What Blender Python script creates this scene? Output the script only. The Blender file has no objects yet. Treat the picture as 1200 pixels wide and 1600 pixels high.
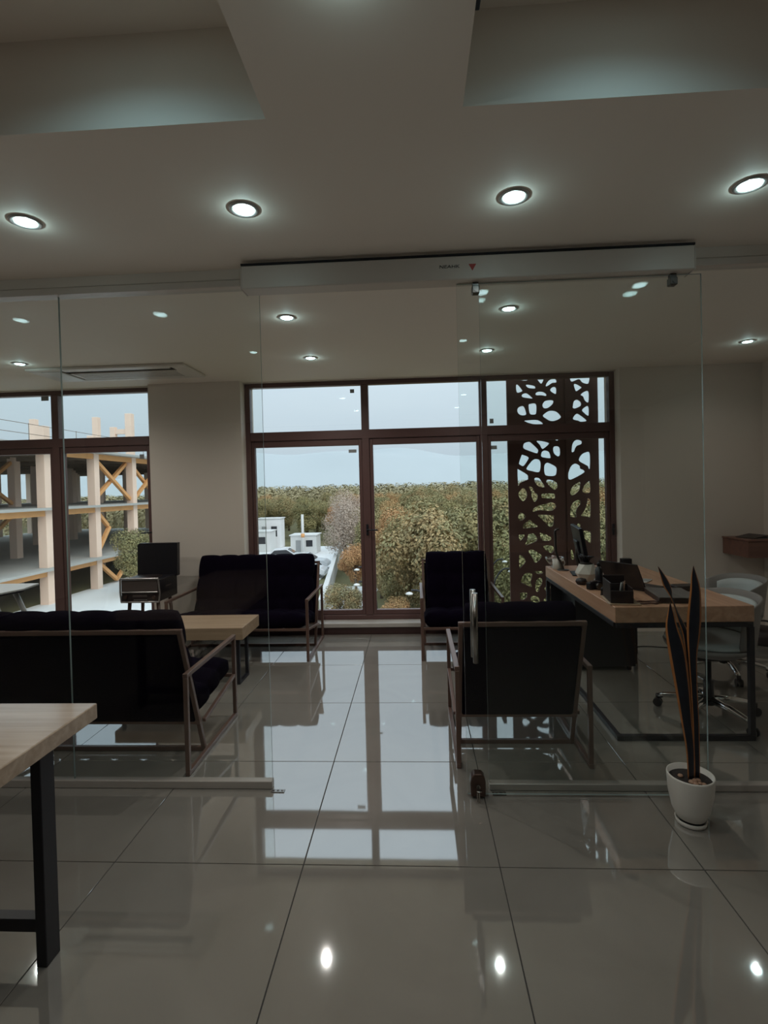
import bpy, bmesh, math, random
from mathutils import Vector, Matrix, Quaternion

# ------------------------------------------------------------------ camera, sky, exposure
SC = bpy.context.scene
COL = SC.collection
F_PX, CX, CY = 805.95, 606.53, 776.11          # focal length and principal point for a 1200x1600 frame
cam_d = bpy.data.cameras.new('camera')
cam = bpy.data.objects.new('camera', cam_d)
COL.objects.link(cam)
cam_d.sensor_fit = 'HORIZONTAL'
cam_d.sensor_width = 36.0
cam_d.lens = 36.0 * F_PX / 1200.0
cam_d.shift_x = (600.0 - CX) / 1200.0
cam_d.shift_y = (CY - 800.0) / 1200.0
cam_d.clip_start = 0.05
cam_d.clip_end = 20000.0
right = Vector((0.99838283, 0.05139304, -0.02429963))
up = Vector((0.02347888, 0.01651394, 0.99958793))
fwd = Vector((-0.05177314, 0.99854196, -0.01528059))
m3 = Matrix((right, up, -fwd)).transposed()
cam.matrix_world = Matrix.Translation((0, 0, 1.5355)) @ m3.to_4x4()
SC.camera = cam

SKY_STRENGTH = 1.0
world = bpy.data.worlds.new('overcast_sky')
SC.world = world
world.use_nodes = True
wn, wl = world.node_tree.nodes, world.node_tree.links
wn.clear()
w_out = wn.new('ShaderNodeOutputWorld')
w_bg = wn.new('ShaderNodeBackground')
w_tc = wn.new('ShaderNodeTexCoord')
w_map = wn.new('ShaderNodeMapping')
w_map.inputs['Scale'].default_value = (1.0, 1.0, 4.0)
w_no = wn.new('ShaderNodeTexNoise')
w_no.inputs['Scale'].default_value = 2.2
w_no.inputs['Detail'].default_value = 5.0
w_no.inputs['Roughness'].default_value = 0.5
w_ra = wn.new('ShaderNodeValToRGB')
w_ra.color_ramp.elements[0].position = 0.3
w_ra.color_ramp.elements[0].color = (0.495, 0.605, 0.685, 1)
w_ra.color_ramp.elements[1].position = 0.7
w_ra.color_ramp.elements[1].color = (0.535, 0.64, 0.705, 1)
wl.new(w_tc.outputs['Generated'], w_map.inputs['Vector'])
wl.new(w_map.outputs['Vector'], w_no.inputs['Vector'])
wl.new(w_no.outputs['Fac'], w_ra.inputs['Fac'])
w_sep = wn.new('ShaderNodeSeparateXYZ')                       # overcast sky: brighter towards the zenith
wl.new(w_tc.outputs['Generated'], w_sep.inputs['Vector'])
w_cl = wn.new('ShaderNodeMath'); w_cl.operation = 'MAXIMUM'; w_cl.inputs[1].default_value = 0.0
wl.new(w_sep.outputs['Z'], w_cl.inputs[0])
w_ma = wn.new('ShaderNodeMath'); w_ma.operation = 'MULTIPLY_ADD'
w_ma.inputs[1].default_value = 1.6 * SKY_STRENGTH; w_ma.inputs[2].default_value = SKY_STRENGTH
wl.new(w_cl.outputs[0], w_ma.inputs[0]); wl.new(w_ma.outputs[0], w_bg.inputs['Strength'])
wl.new(w_ra.outputs['Color'], w_bg.inputs['Color'])
wl.new(w_bg.outputs['Background'], w_out.inputs['Surface'])

sun_d = bpy.data.lights.new('veiled_sun', 'SUN')                 # sun behind thin cloud, over the back of the building
sun_d.energy = 1.3
sun_d.angle = math.radians(35)
sun_d.color = (1.0, 0.93, 0.84)
sun = bpy.data.objects.new('veiled_sun', sun_d)
COL.objects.link(sun)
sun.rotation_euler = Vector((-0.62, 0.58, -0.62)).to_track_quat('-Z', 'Y').to_euler()

SC.view_settings.view_transform = 'Standard'
SC.view_settings.look = 'None'
SC.view_settings.exposure = 0.0
SC.view_settings.gamma = 1.0
SC.view_settings.use_curve_mapping = False
SC.cycles.use_denoising = True
SC.cycles.max_bounces = 8
SC.cycles.diffuse_bounces = 4
SC.cycles.glossy_bounces = 4
SC.cycles.transparent_max_bounces = 16
SC.cycles.use_adaptive_sampling = True
SC.cycles.adaptive_threshold = 0.02
SC.cycles.caustics_reflective = True
SC.cycles.blur_glossy = 1.0
SC.cycles.sample_clamp_indirect = 4.0
SC.cycles.caustics_refractive = False

LED_COLOR = (0.66, 0.98, 1.0)
LED_DISC = 14.0
CEIL_NEAR, CEIL_OFFICE = 2.67, 2.72

# ------------------------------------------------------------------ helpers
rng = random.Random(7)

def V3(*a):
    return Vector(a)

class MB:
    """collects geometry for ONE mesh object"""
    def __init__(self):
        self.bm = bmesh.new()
    def _quadbox(self, corners, bevel=0.0, mi=0, seg=1):
        vs = [self.bm.verts.new(c) for c in corners]
        idx = ((0, 3, 2, 1), (4, 5, 6, 7), (0, 1, 5, 4), (1, 2, 6, 5), (2, 3, 7, 6), (3, 0, 4, 7))
        fs = [self.bm.faces.new([vs[i] for i in f]) for f in idx]
        for f in fs:
            f.material_index = mi
        if bevel > 0:
            es = set()
            for f in fs:
                es.update(f.edges)
            r = bmesh.ops.bevel(self.bm, geom=list(es), offset=bevel, segments=seg, affect='EDGES', profile=0.5)
            for f in r['faces']:
                f.material_index = mi
        return fs
    def box(self, x0, x1, y0, y1, z0, z1, bevel=0.0, mi=0, seg=1):
        self._quadbox([(x0, y0, z0), (x1, y0, z0), (x1, y1, z0), (x0, y1, z0),
                       (x0, y0, z1), (x1, y0, z1), (x1, y1, z1), (x0, y1, z1)], bevel, mi, seg)
        return self
    def bar(self, p, q, w, h=None, bevel=0.002, side=None, mi=0):
        """square bar from p to q, w across, h along the second normal"""
        p, q = Vector(p), Vector(q)
        h = w if h is None else h
        d = (q - p).normalized()
        ref = Vector(side) if side else (Vector((0, 0, 1)) if abs(d.z) < 0.9 else Vector((0, 1, 0)))
        a = d.cross(ref).normalized() * (w / 2)
        b = a.cross(d).normalized() * (h / 2)
        self._quadbox([p - a - b, p + a - b, p + a + b, p - a + b, q - a - b, q + a - b, q + a + b, q - a + b], bevel, mi)
        return self
    def tube(self, pts, r, seg=10, caps=True, mi=0):
        pts = [Vector(p) for p in pts]
        rs = r if isinstance(r, (list, tuple)) else [r] * len(pts)
        rings = []
        prev = None
        for i, p in enumerate(pts):
            d = (pts[min(i + 1, len(pts) - 1)] - pts[max(i - 1, 0)]).normalized()
            if prev is None:
                ref = Vector((0, 0, 1)) if abs(d.z) < 0.9 else Vector((1, 0, 0))
                a = d.cross(ref).normalized()
            else:
                a = (prev - d * prev.dot(d)).normalized()
            b = d.cross(a)
            prev = a
            rings.append([self.bm.verts.new(p + (a * math.cos(t) + b * math.sin(t)) * rs[i])
                          for t in (2 * math.pi * k / seg for k in range(seg))])
        for r0, r1 in zip(rings, rings[1:]):
            for k in range(seg):
                f = self.bm.faces.new((r0[k], r0[(k + 1) % seg], r1[(k + 1) % seg], r1[k]))
                f.smooth = True
                f.material_index = mi
        if caps:
            self.bm.faces.new(rings[0][::-1]).material_index = mi
            self.bm.faces.new(rings[-1]).material_index = mi
        return self
    def lathe(self, prof, seg=28, c=(0, 0, 0), mi=0, smooth=True):
        c = Vector(c)
        rings = []
        for r, z in prof:
            if r < 1e-6:
                rings.append([self.bm.verts.new(c + Vector((0, 0, z)))])
            else:
                rings.append([self.bm.verts.new(c + Vector((r * math.cos(t), r * math.sin(t), z)))
                              for t in (2 * math.pi * k / seg for k in range(seg))])
        for r0, r1 in zip(rings, rings[1:]):
            for k in range(seg):
                a, b = r0[k % len(r0)], r0[(k + 1) % len(r0)]
                d, e = r1[k % len(r1)], r1[(k + 1) % len(r1)]
                vs = [v for i, v in enumerate((a, b, e, d)) if v not in (a, b, e, d)[:i]]
                if len(vs) >= 3:
                    f = self.bm.faces.new(vs)
                    f.smooth = smooth
                    f.material_index = mi
        return self
    def prism(self, poly, p0, ua, ub, n, mi=0):
        """polygon in the plane (ua, ub) at p0, pushed along vector n"""
        p0, ua, ub, n = Vector(p0), Vector(ua), Vector(ub), Vector(n)
        a = [self.bm.verts.new(p0 + ua * x + ub * y) for x, y in poly]
        b = [self.bm.verts.new(p0 + ua * x + ub * y + n) for x, y in poly]
        k = len(a)
        self.bm.faces.new(a[::-1]).material_index = mi
        self.bm.faces.new(b).material_index = mi
        for i in range(k):
            self.bm.faces.new((a[i], a[(i + 1) % k], b[(i + 1) % k], b[i])).material_index = mi
        return self
    def grid(self, fn, nu, nv, smooth=True, mi=0, close=False):
        vs = [[self.bm.verts.new(fn(i / nu, j / nv)) for j in range(nv + 1)] for i in range(nu + 1)]
        for i in range(nu):
            for j in range(nv):
                f = self.bm.faces.new((vs[i][j], vs[i + 1][j], vs[i + 1][j + 1], vs[i][j + 1]))
                f.smooth = smooth
                f.material_index = mi
        return self
    def build(self, name, mats, parent=None, recalc=True, loc=None, rz=0.0):
        if recalc:
            bmesh.ops.recalc_face_normals(self.bm, faces=self.bm.faces)
        me = bpy.data.meshes.new(name)
        self.bm.to_mesh(me)
        self.bm.free()
        for m in (mats if isinstance(mats, (list, tuple)) else [mats]):
            me.materials.append(m)
        o = bpy.data.objects.new(name, me)
        COL.objects.link(o)
        if parent:
            o.parent = parent
        if loc is not None:
            o.location = loc
        o.rotation_euler.z = rz
        return o

def tag(o, label=None, cat=None, group=None, kind=None):
    if label: o['label'] = label
    if cat: o['category'] = cat
    if group: o['group'] = group
    if kind: o['kind'] = kind
    return o

def thing(name, label, cat, loc=(0, 0, 0), rz=0.0, group=None):
    o = bpy.data.objects.new(name, None)
    o.empty_display_size = 0.1
    COL.objects.link(o)
    o.location = loc
    o.rotation_euler.z = rz
    return tag(o, label, cat, group)

def setting(name, loc=(0, 0, 0)):
    o = bpy.data.objects.new(name, None)
    o.empty_display_size = 0.1
    COL.objects.link(o)
    o.location = loc
    o['kind'] = 'structure'
    return o

def share(name, mesh, parent, loc, rz=0.0):
    o = bpy.data.objects.new(name, mesh)
    COL.objects.link(o)
    o.parent = parent
    o.location = loc
    o.rotation_euler.z = rz
    return o

def copy_tree(o, parent=None):
    c = o.copy()
    COL.objects.link(c)
    c.parent = parent
    for ch in list(o.children):
        copy_tree(ch, c)
    return c

def curve_pts(pts, n=8, closed=False):
    """Catmull-Rom through pts"""
    P = [Vector(p) for p in pts]
    out = []
    k = len(P)
    rngi = range(k) if closed else range(k - 1)
    for i in rngi:
        if closed:
            a, b, c, d = P[(i - 1) % k], P[i], P[(i + 1) % k], P[(i + 2) % k]
        else:
            a, b, c, d = P[max(i - 1, 0)], P[i], P[i + 1], P[min(i + 2, k - 1)]
        for j in range(n):
            t = j / n
            out.append(0.5 * ((2 * b) + (c - a) * t + (2 * a - 5 * b + 4 * c - d) * t * t + (3 * b - a - 3 * c + d) * t ** 3))
    if not closed:
        out.append(P[-1])
    return out

# ------------------------------------------------------------------ materials
def base_mat(name):
    m = bpy.data.materials.new(name)
    m.use_nodes = True
    nt = m.node_tree
    return m, nt.nodes, nt.links, nt.nodes['Principled BSDF']

def plain(name, col, rough=0.5, metal=0.0, var=0.08, scale=8.0, bump=0.0, bscale=60.0, ior=1.5, coords='Object', sheen=0.0, coat=0.0):
    m, n, l, b = base_mat(name)
    tc = n.new('ShaderNodeTexCoord')
    no = n.new('ShaderNodeTexNoise')
    no.inputs['Scale'].default_value = scale
    no.inputs['Detail'].default_value = 4.0
    l.new(tc.outputs[coords], no.inputs['Vector'])
    mx = n.new('ShaderNodeMix')
    mx.data_type = 'RGBA'
    mx.inputs[6].default_value = tuple(c * (1 - var) for c in col) + (1,)
    mx.inputs[7].default_value = tuple(min(1, c * (1 + var)) for c in col) + (1,)
    l.new(no.outputs['Fac'], mx.inputs[0])
    l.new(mx.outputs[2], b.inputs['Base Color'])
    b.inputs['Roughness'].default_value = rough
    b.inputs['Metallic'].default_value = metal
    b.inputs['IOR'].default_value = ior
    b.inputs['Sheen Weight'].default_value = sheen
    b.inputs['Coat Weight'].default_value = coat
    if bump > 0:
        nb = n.new('ShaderNodeTexNoise')
        nb.inputs['Scale'].default_value = bscale
        nb.inputs['Detail'].default_value = 3.0
        l.new(tc.outputs[coords], nb.inputs['Vector'])
        bp = n.new('ShaderNodeBump')
        bp.inputs['Strength'].default_value = bump
        bp.inputs['Distance'].default_value = 0.01
        l.new(nb.outputs['Fac'], bp.inputs['Height'])
        l.new(bp.outputs['Normal'], b.inputs['Normal'])
    return m

def wood(name, c0, c1, axis='X', rough=0.4, scale=3.0):
    m, n, l, b = base_mat(name)
    tc = n.new('ShaderNodeTexCoord')
    mp = n.new('ShaderNodeMapping')
    st = {'X': (0.25, 5.0, 5.0), 'Y': (5.0, 0.25, 5.0), 'Z': (5.0, 5.0, 0.25)}[axis]
    mp.inputs['Scale'].default_value = tuple(s * scale for s in st)
    no = n.new('ShaderNodeTexNoise')
    no.inputs['Scale'].default_value = 2.0
    no.inputs['Detail'].default_value = 8.0
    no.inputs['Distortion'].default_value = 0.6
    cr = n.new('ShaderNodeValToRGB')
    cr.color_ramp.elements[0].position = 0.35
    cr.color_ramp.elements[0].color = tuple(c0) + (1,)
    cr.color_ramp.elements[1].position = 0.68
    cr.color_ramp.elements[1].color = tuple(c1) + (1,)
    l.new(tc.outputs['Object'], mp.inputs['Vector'])
    l.new(mp.outputs['Vector'], no.inputs['Vector'])
    l.new(no.outputs['Fac'], cr.inputs['Fac'])
    l.new(cr.outputs['Color'], b.inputs['Base Color'])
    b.inputs['Roughness'].default_value = rough
    return m

def glass_mat(name, tint, strength=1.0, base=0.04, ior_pow=5.0):
    """clear pane: see-through plus a mirror part that follows Schlick's Fresnel term"""
    m, n, l, b = base_mat(name)
    n.remove(b)
    out = n['Material Output']
    tr = n.new('ShaderNodeBsdfTransparent')
    tr.inputs['Color'].default_value = tuple(tint) + (1,)
    gl = n.new('ShaderNodeBsdfGlossy')
    gl.inputs['Roughness'].default_value = 0.0
    gl.inputs['Color'].default_value = (1, 1, 1, 1)
    ge = n.new('ShaderNodeNewGeometry')
    dt = n.new('ShaderNodeVectorMath'); dt.operation = 'DOT_PRODUCT'
    l.new(ge.outputs['Incoming'], dt.inputs[0]); l.new(ge.outputs['Normal'], dt.inputs[1])
    ab = n.new('ShaderNodeMath'); ab.operation = 'ABSOLUTE'; l.new(dt.outputs['Value'], ab.inputs[0])
    om = n.new('ShaderNodeMath'); om.operation = 'SUBTRACT'; om.inputs[0].default_value = 1.0; l.new(ab.outputs[0], om.inputs[1])
    pw = n.new('ShaderNodeMath'); pw.operation = 'POWER'; pw.inputs[1].default_value = ior_pow; l.new(om.outputs[0], pw.inputs[0])
    ma = n.new('ShaderNodeMath'); ma.operation = 'MULTIPLY_ADD'; ma.inputs[1].default_value = (1 - base) * strength; ma.inputs[2].default_value = base * strength
    l.new(pw.outputs[0], ma.inputs[0])
    mx = n.new('ShaderNodeMixShader')
    l.new(ma.outputs[0], mx.inputs['Fac'])
    l.new(tr.outputs[0], mx.inputs[1]); l.new(gl.outputs[0], mx.inputs[2])
    l.new(mx.outputs[0], out.inputs['Surface'])
    return m

def emit_mat(name, col, strength):
    m, n, l, b = base_mat(name)
    b.inputs['Base Color'].default_value = tuple(col) + (1,)
    b.inputs['Emission Color'].default_value = tuple(col) + (1,)
    b.inputs['Emission Strength'].default_value = strength
    return m

def leaf_mat(name, cols, dark=0.5):
    """per-tree colour from Object Info, per-leaf variation from position noise"""
    m, n, l, b = base_mat(name)
    oi = n.new('ShaderNodeObjectInfo')
    cr = n.new('ShaderNodeValToRGB')
    cr.color_ramp.interpolation = 'LINEAR'
    els = cr.color_ramp.elements
    while len(els) < len(cols):
        els.new(0.5)
    for i, c in enumerate(cols):
        els[i].position = i / max(1, len(cols) - 1)
        els[i].color = tuple(c) + (1,)
    tc = n.new('ShaderNodeTexCoord')
    n1 = n.new('ShaderNodeTexNoise'); n1.inputs['Scale'].default_value = 1.1; n1.inputs['Detail'].default_value = 2.0
    l.new(tc.outputs['Object'], n1.inputs['Vector'])
    m1 = n.new('ShaderNodeMath'); m1.operation = 'MULTIPLY_ADD'; m1.inputs[1].default_value = 1.3; m1.inputs[2].default_value = -0.65
    l.new(n1.outputs['Fac'], m1.inputs[0])
    m2 = n.new('ShaderNodeMath'); m2.operation = 'ADD'; m2.use_clamp = True
    l.new(m1.outputs[0], m2.inputs[0]); l.new(oi.outputs['Random'], m2.inputs[1])
    l.new(m2.outputs[0], cr.inputs['Fac'])
    no = n.new('ShaderNodeTexNoise')
    no.inputs['Scale'].default_value = 9.0
    no.inputs['Detail'].default_value = 6.0
    no.inputs['Roughness'].default_value = 0.75
    l.new(tc.outputs['Object'], no.inputs['Vector'])
    rr = n.new('ShaderNodeMapRange')
    rr.inputs[1].default_value = 0.36; rr.inputs[2].default_value = 0.64
    rr.inputs[3].default_value = dark; rr.inputs[4].default_value = 1.35
    l.new(no.outputs['Fac'], rr.inputs[0])
    mu = n.new('ShaderNodeMix'); mu.data_type = 'RGBA'; mu.blend_type = 'MULTIPLY'; mu.inputs[0].default_value = 1.0
    l.new(cr.outputs['Color'], mu.inputs[6]); l.new(rr.outputs[0], mu.inputs[7])
    l.new(mu.outputs[2], b.inputs['Base Color'])
    b.inputs['Roughness'].default_value = 0.8
    b.inputs['Specular IOR Level'].default_value = 0.1
    return m

M = {}
M['dark_wall'] = plain('dimmed_rear_wall', (0.045, 0.036, 0.034), 0.8)  # unseen rear wall, coloured dark to dim reflections in the glass
M['wall'] = plain('warm_white_plaster', (0.80, 0.71, 0.63), 0.75, var=0.04, scale=1.5, bump=0.05, bscale=90, coords='Generated')
M['ceiling'] = plain('ceiling_paint', (0.93, 0.83, 0.735), 0.7, var=0.04, scale=1.2, coords='Generated')
M['grout'] = plain('dark_grout', (0.03, 0.028, 0.026), 0.8)
M['sill'] = plain('stone_sill', (0.50, 0.47, 0.43), 0.35)
M['baseboard'] = plain('dark_red_baseboard', (0.06, 0.025, 0.022), 0.5)
M['frame_brown'] = plain('brown_aluminium', (0.135, 0.072, 0.066), 0.42, var=0.05)
M['alu'] = plain('brushed_aluminium', (0.45, 0.41, 0.37), 0.38, metal=0.35)
M['alu_white'] = plain('painted_track_box', (0.66, 0.58, 0.52), 0.4, var=0.03)
M['gap_strip'] = plain('black_gap_strip', (0.01, 0.008, 0.012), 0.7)
M['steel'] = plain('polished_steel', (0.33, 0.31, 0.29), 0.22, metal=1.0, var=0.03)
M['chrome'] = plain('chrome', (0.72, 0.72, 0.72), 0.08, metal=1.0, var=0.02)
M['dark_metal'] = plain('dark_steel', (0.12, 0.11, 0.105), 0.3, metal=0.9)
M['bronze'] = plain('dark_bronze', (0.10, 0.062, 0.05), 0.3, metal=0.7)
M['black_metal'] = plain('black_powder_coat', (0.010, 0.009, 0.014), 0.45)
M['black_plastic'] = plain('black_plastic', (0.010, 0.009, 0.013), 0.35)
M['velvet'] = plain('black_plum_velvet', (0.0030, 0.0013, 0.0062), 0.9, var=0.25, scale=14, bump=0.15, bscale=220, ior=1.12)
M['chair_frame'] = plain('rose_brown_metal', (0.165, 0.098, 0.076), 0.33, metal=0.25, var=0.12, scale=20)
M['table_wood'] = wood('pale_oak', (0.38, 0.28, 0.20), (0.52, 0.40, 0.30), 'X', 0.16)
M['table_wood'].node_tree.nodes['Principled BSDF'].inputs['IOR'].default_value = 1.8
M['coffee_wood'] = wood('light_oak_coffee', (0.36, 0.245, 0.16), (0.47, 0.335, 0.22), 'X', 0.35)
M['desk_wood'] = wood('desk_oak', (0.46, 0.25, 0.155), (0.60, 0.35, 0.225), 'Y', 0.35)
M['shelf_wood'] = wood('red_brown_wood', (0.15, 0.06, 0.04), (0.22, 0.09, 0.06), 'X', 0.4)
M['leg_wood'] = wood('dark_leg_wood', (0.06, 0.025, 0.015), (0.10, 0.045, 0.03), 'Z', 0.4)
M['white_plastic'] = plain('white_plastic', (0.70, 0.70, 0.68), 0.35, var=0.03)
M['white_ceramic'] = plain('white_ceramic', (0.66, 0.62, 0.56), 0.3, var=0.05)
M['soil'] = plain('dark_soil', (0.02, 0.014, 0.012), 0.95, var=0.4, scale=60, bump=0.6, bscale=120)
M['pebble'] = plain('tan_pebble', (0.34, 0.20, 0.13), 0.6, var=0.3, scale=30)
M['leaf_dark'] = plain('snake_plant_blade', (0.012, 0.014, 0.022), 0.45, var=0.5, scale=25)
M['leaf_edge'] = plain('snake_plant_margin', (0.42, 0.16, 0.045), 0.5, var=0.2)
M['grey_panel'] = plain('smoked_panel', (0.10, 0.075, 0.068), 0.5)
M['silver'] = plain('silver_trim', (0.45, 0.42, 0.41), 0.3, metal=0.8)
M['paper'] = plain('paper', (0.70, 0.70, 0.68), 0.8, var=0.03)
M['glass_part'] = glass_mat('partition_glass', (0.955, 0.972, 0.965), 0.6)
M['glass_win'] = glass_mat('window_glass', (0.985, 0.99, 0.99), 0.9)
M['glass_edge'] = plain('polished_glass_edge', (0.26, 0.32, 0.31), 0.12, var=0.05)
M['clear_glass'] = glass_mat('clear_glass', (0.93, 0.93, 0.92), 1.5, base=0.06, ior_pow=3.0)
M['led'] = emit_mat('led_disc', LED_COLOR, LED_DISC)
M['corten'] = plain('corten_steel', (0.125, 0.058, 0.044), 0.75, var=0.25, scale=6, bump=0.1, bscale=40)
M['red_print'] = plain('red_print', (0.45, 0.05, 0.04), 0.5)
M['black_print'] = plain('black_print', (0.012, 0.010, 0.010), 0.5)
M['sticker'] = plain('grey_sticker', (0.32, 0.33, 0.33), 0.6)
M['candy'] = plain('candy_wrapper', (0.55, 0.42, 0.40), 0.3, var=0.5, scale=70)
M['leather'] = plain('dark_leather', (0.022, 0.012, 0.012), 0.45)
M['brown_leather'] = plain('brown_leather_strap', (0.10, 0.045, 0.035), 0.5)
M['grey_cover'] = plain('grey_notebook_cover', (0.13, 0.115, 0.11), 0.5)
M['ac_white'] = plain('air_conditioner_white', (0.74, 0.68, 0.62), 0.4, var=0.02)
M['chair_shaded'] = plain('shaded_chair_shell', (0.25, 0.23, 0.215), 0.5, var=0.05)  # white shell, its shade is put into the base colour
M['chair_cushion'] = plain('white_leatherette', (0.50, 0.55, 0.55), 0.45, var=0.04)
# outdoors
M['grass'] = plain('park_ground', (0.16, 0.15, 0.07), 0.95, var=0.4, scale=0.4)
M['concrete'] = plain('pale_concrete', (0.78, 0.79, 0.79), 0.85, var=0.08, scale=0.6, coords='Object')
M['slab'] = plain('slab_concrete', (0.44, 0.44, 0.42), 0.9, var=0.15, scale=0.5)
M['column_tan'] = plain('tan_primer_steel', (0.90, 0.68, 0.55), 0.8, var=0.08, scale=1.0)
M['primer'] = plain('orange_primer_steel', (0.75, 0.38, 0.15), 0.75, var=0.15, scale=1.5)
M['deck'] = plain('corrugated_deck', (0.20, 0.155, 0.12), 0.8, var=0.2, scale=1.0)
M['bark'] = plain('bark', (0.16, 0.125, 0.10), 0.95, var=0.3, scale=5)
M['bark_pale'] = plain('pale_bark', (0.30, 0.25, 0.21), 0.95, var=0.3, scale=5)
M['leaves'] = leaf_mat('park_leaves', [(0.36, 0.315, 0.15), (0.27, 0.26, 0.135), (0.40, 0.32, 0.16), (0.30, 0.285, 0.15), (0.44, 0.31, 0.155), (0.37, 0.33, 0.185)])
M['rust_leaves'] = leaf_mat('autumn_leaves', [(0.55, 0.33, 0.16), (0.50, 0.35, 0.17), (0.56, 0.32, 0.16)])
M['dry_leaves'] = leaf_mat('dry_grey_leaves', [(0.56, 0.44, 0.36), (0.54, 0.445, 0.37)])
M['far_leaves'] = plain('far_woodland_leaves', (0.33, 0.285, 0.165), 0.9, var=0.4, scale=0.12)
M['car_paint'] = plain('white_car_paint', (0.68, 0.70, 0.72), 0.2, var=0.02)
M['car_glass'] = plain('dark_car_glass', (0.03, 0.03, 0.035), 0.1)
M['tyre'] = plain('tyre', (0.02, 0.02, 0.02), 0.8)
M['white_paint'] = plain('white_outdoor_paint', (0.66, 0.67, 0.66), 0.7, var=0.08, scale=1.0)
M['mountain'] = plain('haze_tinted_mountain', (0.44, 0.485, 0.505), 1.0, var=0.05, scale=0.002)  # distance haze is put into this pale base colour

def floor_mat():
    m, n, l, b = base_mat('polished_porcelain')
    tc = n.new('ShaderNodeTexCoord')
    ge = n.new('ShaderNodeNewGeometry')
    no = n.new('ShaderNodeTexNoise'); no.inputs['Scale'].default_value = 1.7; no.inputs['Detail'].default_value = 7.0; no.inputs['Distortion'].default_value = 1.0
    l.new(ge.outputs['Position'], no.inputs['Vector'])
    cr = n.new('ShaderNodeValToRGB')
    cr.color_ramp.elements[0].position = 0.3; cr.color_ramp.elements[0].color = (0.225, 0.209, 0.182, 1)
    cr.color_ramp.elements[1].position = 0.7; cr.color_ramp.elements[1].color = (0.268, 0.250, 0.220, 1)
    l.new(no.outputs['Fac'], cr.inputs['Fac']); l.new(cr.outputs['Color'], b.inputs['Base Color'])
    b.inputs['Roughness'].default_value = 0.035
    b.inputs['IOR'].default_value = 3.2
    n2 = n.new('ShaderNodeTexNoise'); n2.inputs['Scale'].default_value = 3.0; n2.inputs['Detail'].default_value = 1.0
    l.new(ge.outputs['Position'], n2.inputs['Vector'])
    bp = n.new('ShaderNodeBump'); bp.inputs['Strength'].default_value = 0.02; bp.inputs['Distance'].default_value = 0.01
    l.new(n2.outputs['Fac'], bp.inputs['Height']); l.new(bp.outputs['Normal'], b.inputs['Normal'])
    return m
M['floor'] = floor_mat()

# ------------------------------------------------------------------ the room
X_L, X_R, Y_N, Y_W, Y_G = -5.4, 3.53, -3.0, 5.42, 2.62

def build_floor():
    mb = MB(); mb.box(X_L, X_R, Y_N, Y_W + 0.02, -0.2, -0.003)
    fl = mb.build('floor', M['grout']); fl['kind'] = 'structure'
    def tile_mesh(w, d):
        t = MB(); t.box(-w / 2, w / 2, -d / 2, d / 2, -0.012, 0.0, bevel=0.0012)
        o = t.build('tile', M['floor']); me = o.data
        bpy.data.objects.remove(o)
        return me
    full = tile_mesh(0.7962, 0.7962)
    cut = tile_mesh(0.7962, 5.42 - 5.2747 - 0.003)
    for i in range(-6, 5):
        x = -0.4924 + 0.8 * i + 0.4
        for j in range(-6, 4):
            share('tile', full, fl, (x, 2.0747 + 0.8 * j + 0.4, 0))
        share('tile', cut, fl, (x, (5.42 + 5.2747) / 2, 0))
build_floor()

def build_walls():
    b = MB()
    b.box(-2.84, -1.832, Y_W, 5.85, 0.0, 2.95)              # pier between the windows
    b.box(2.12, X_R, Y_W, 5.85, 0.0, 2.95)                  # wall right of the main window
    b.box(X_L, -5.25, Y_W, 5.85, 0.0, 2.95)
    b.box(-5.25, -2.84, 5.50, 5.85, 2.715, 2.95)            # lintels
    b.box(-1.832, 2.12, 5.50, 5.85, 2.715, 2.95)
    b.box(-5.25, -2.84, 5.44, 5.80, -0.2, 0.076)            # parapets under the sills
    b.box(-1.832, 2.12, 5.44, 5.80, -0.2, 0.076)
    b.build('wall_back', M['wall'])['kind'] = 'structure'
    MB().box(X_R, X_R + 0.2, Y_N, 5.85, -0.2, 2.97).build('wall_right', M['wall'])['kind'] = 'structure'
    MB().box(X_L - 0.2, X_L, Y_N, 5.85, -0.2, 2.97).build('wall_left', M['wall'])['kind'] = 'structure'
    MB().box(X_L, X_R, Y_N - 0.2, Y_N, -0.2, 2.97).build('wall_front', M['dark_wall'])['kind'] = 'structure'
    for k, (x0, x1) in enumerate(((-1.832, 2.12), (-5.25, -2.84))):
        MB().box(x0, x1, 5.40, 5.60, 0.078, 0.122, bevel=0.004).build('trim_%d' % (k + 1), M['sill'])['kind'] = 'structure'
        MB().box(x0, x1, 5.425, 5.439, 0.0, 0.077).build('baseboard_back', M['baseboard'])['kind'] = 'structure'
build_walls()

def build_ceilings():
    zc, zt = CEIL_NEAR, 2.955
    b = MB()
    b.box(X_L, X_R, 1.568, Y_G - 0.02, zc, zt)              # strip before the partition
    b.box(-0.427, 0.17, -0.9, 1.568, zc, zt)                # beam between the trays
    b.box(X_L, -3.0, -0.9, 1.568, zc, zt)
    b.box(2.9, X_R, -0.9, 1.568, zc, zt)
    b.box(X_L, X_R, Y_N, -0.9, zc, zt)
    b.box(X_L, X_R, Y_N, Y_G - 0.02, zt, zt + 0.05)         # tray tops
    b.build('ceiling', M['ceiling'])['kind'] = 'structure'
    MB().box(X_L, X_R, Y_G - 0.02, 5.56, CEIL_OFFICE, 3.0).build('ceiling', M['ceiling'])['kind'] = 'structure'
build_ceilings()

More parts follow.
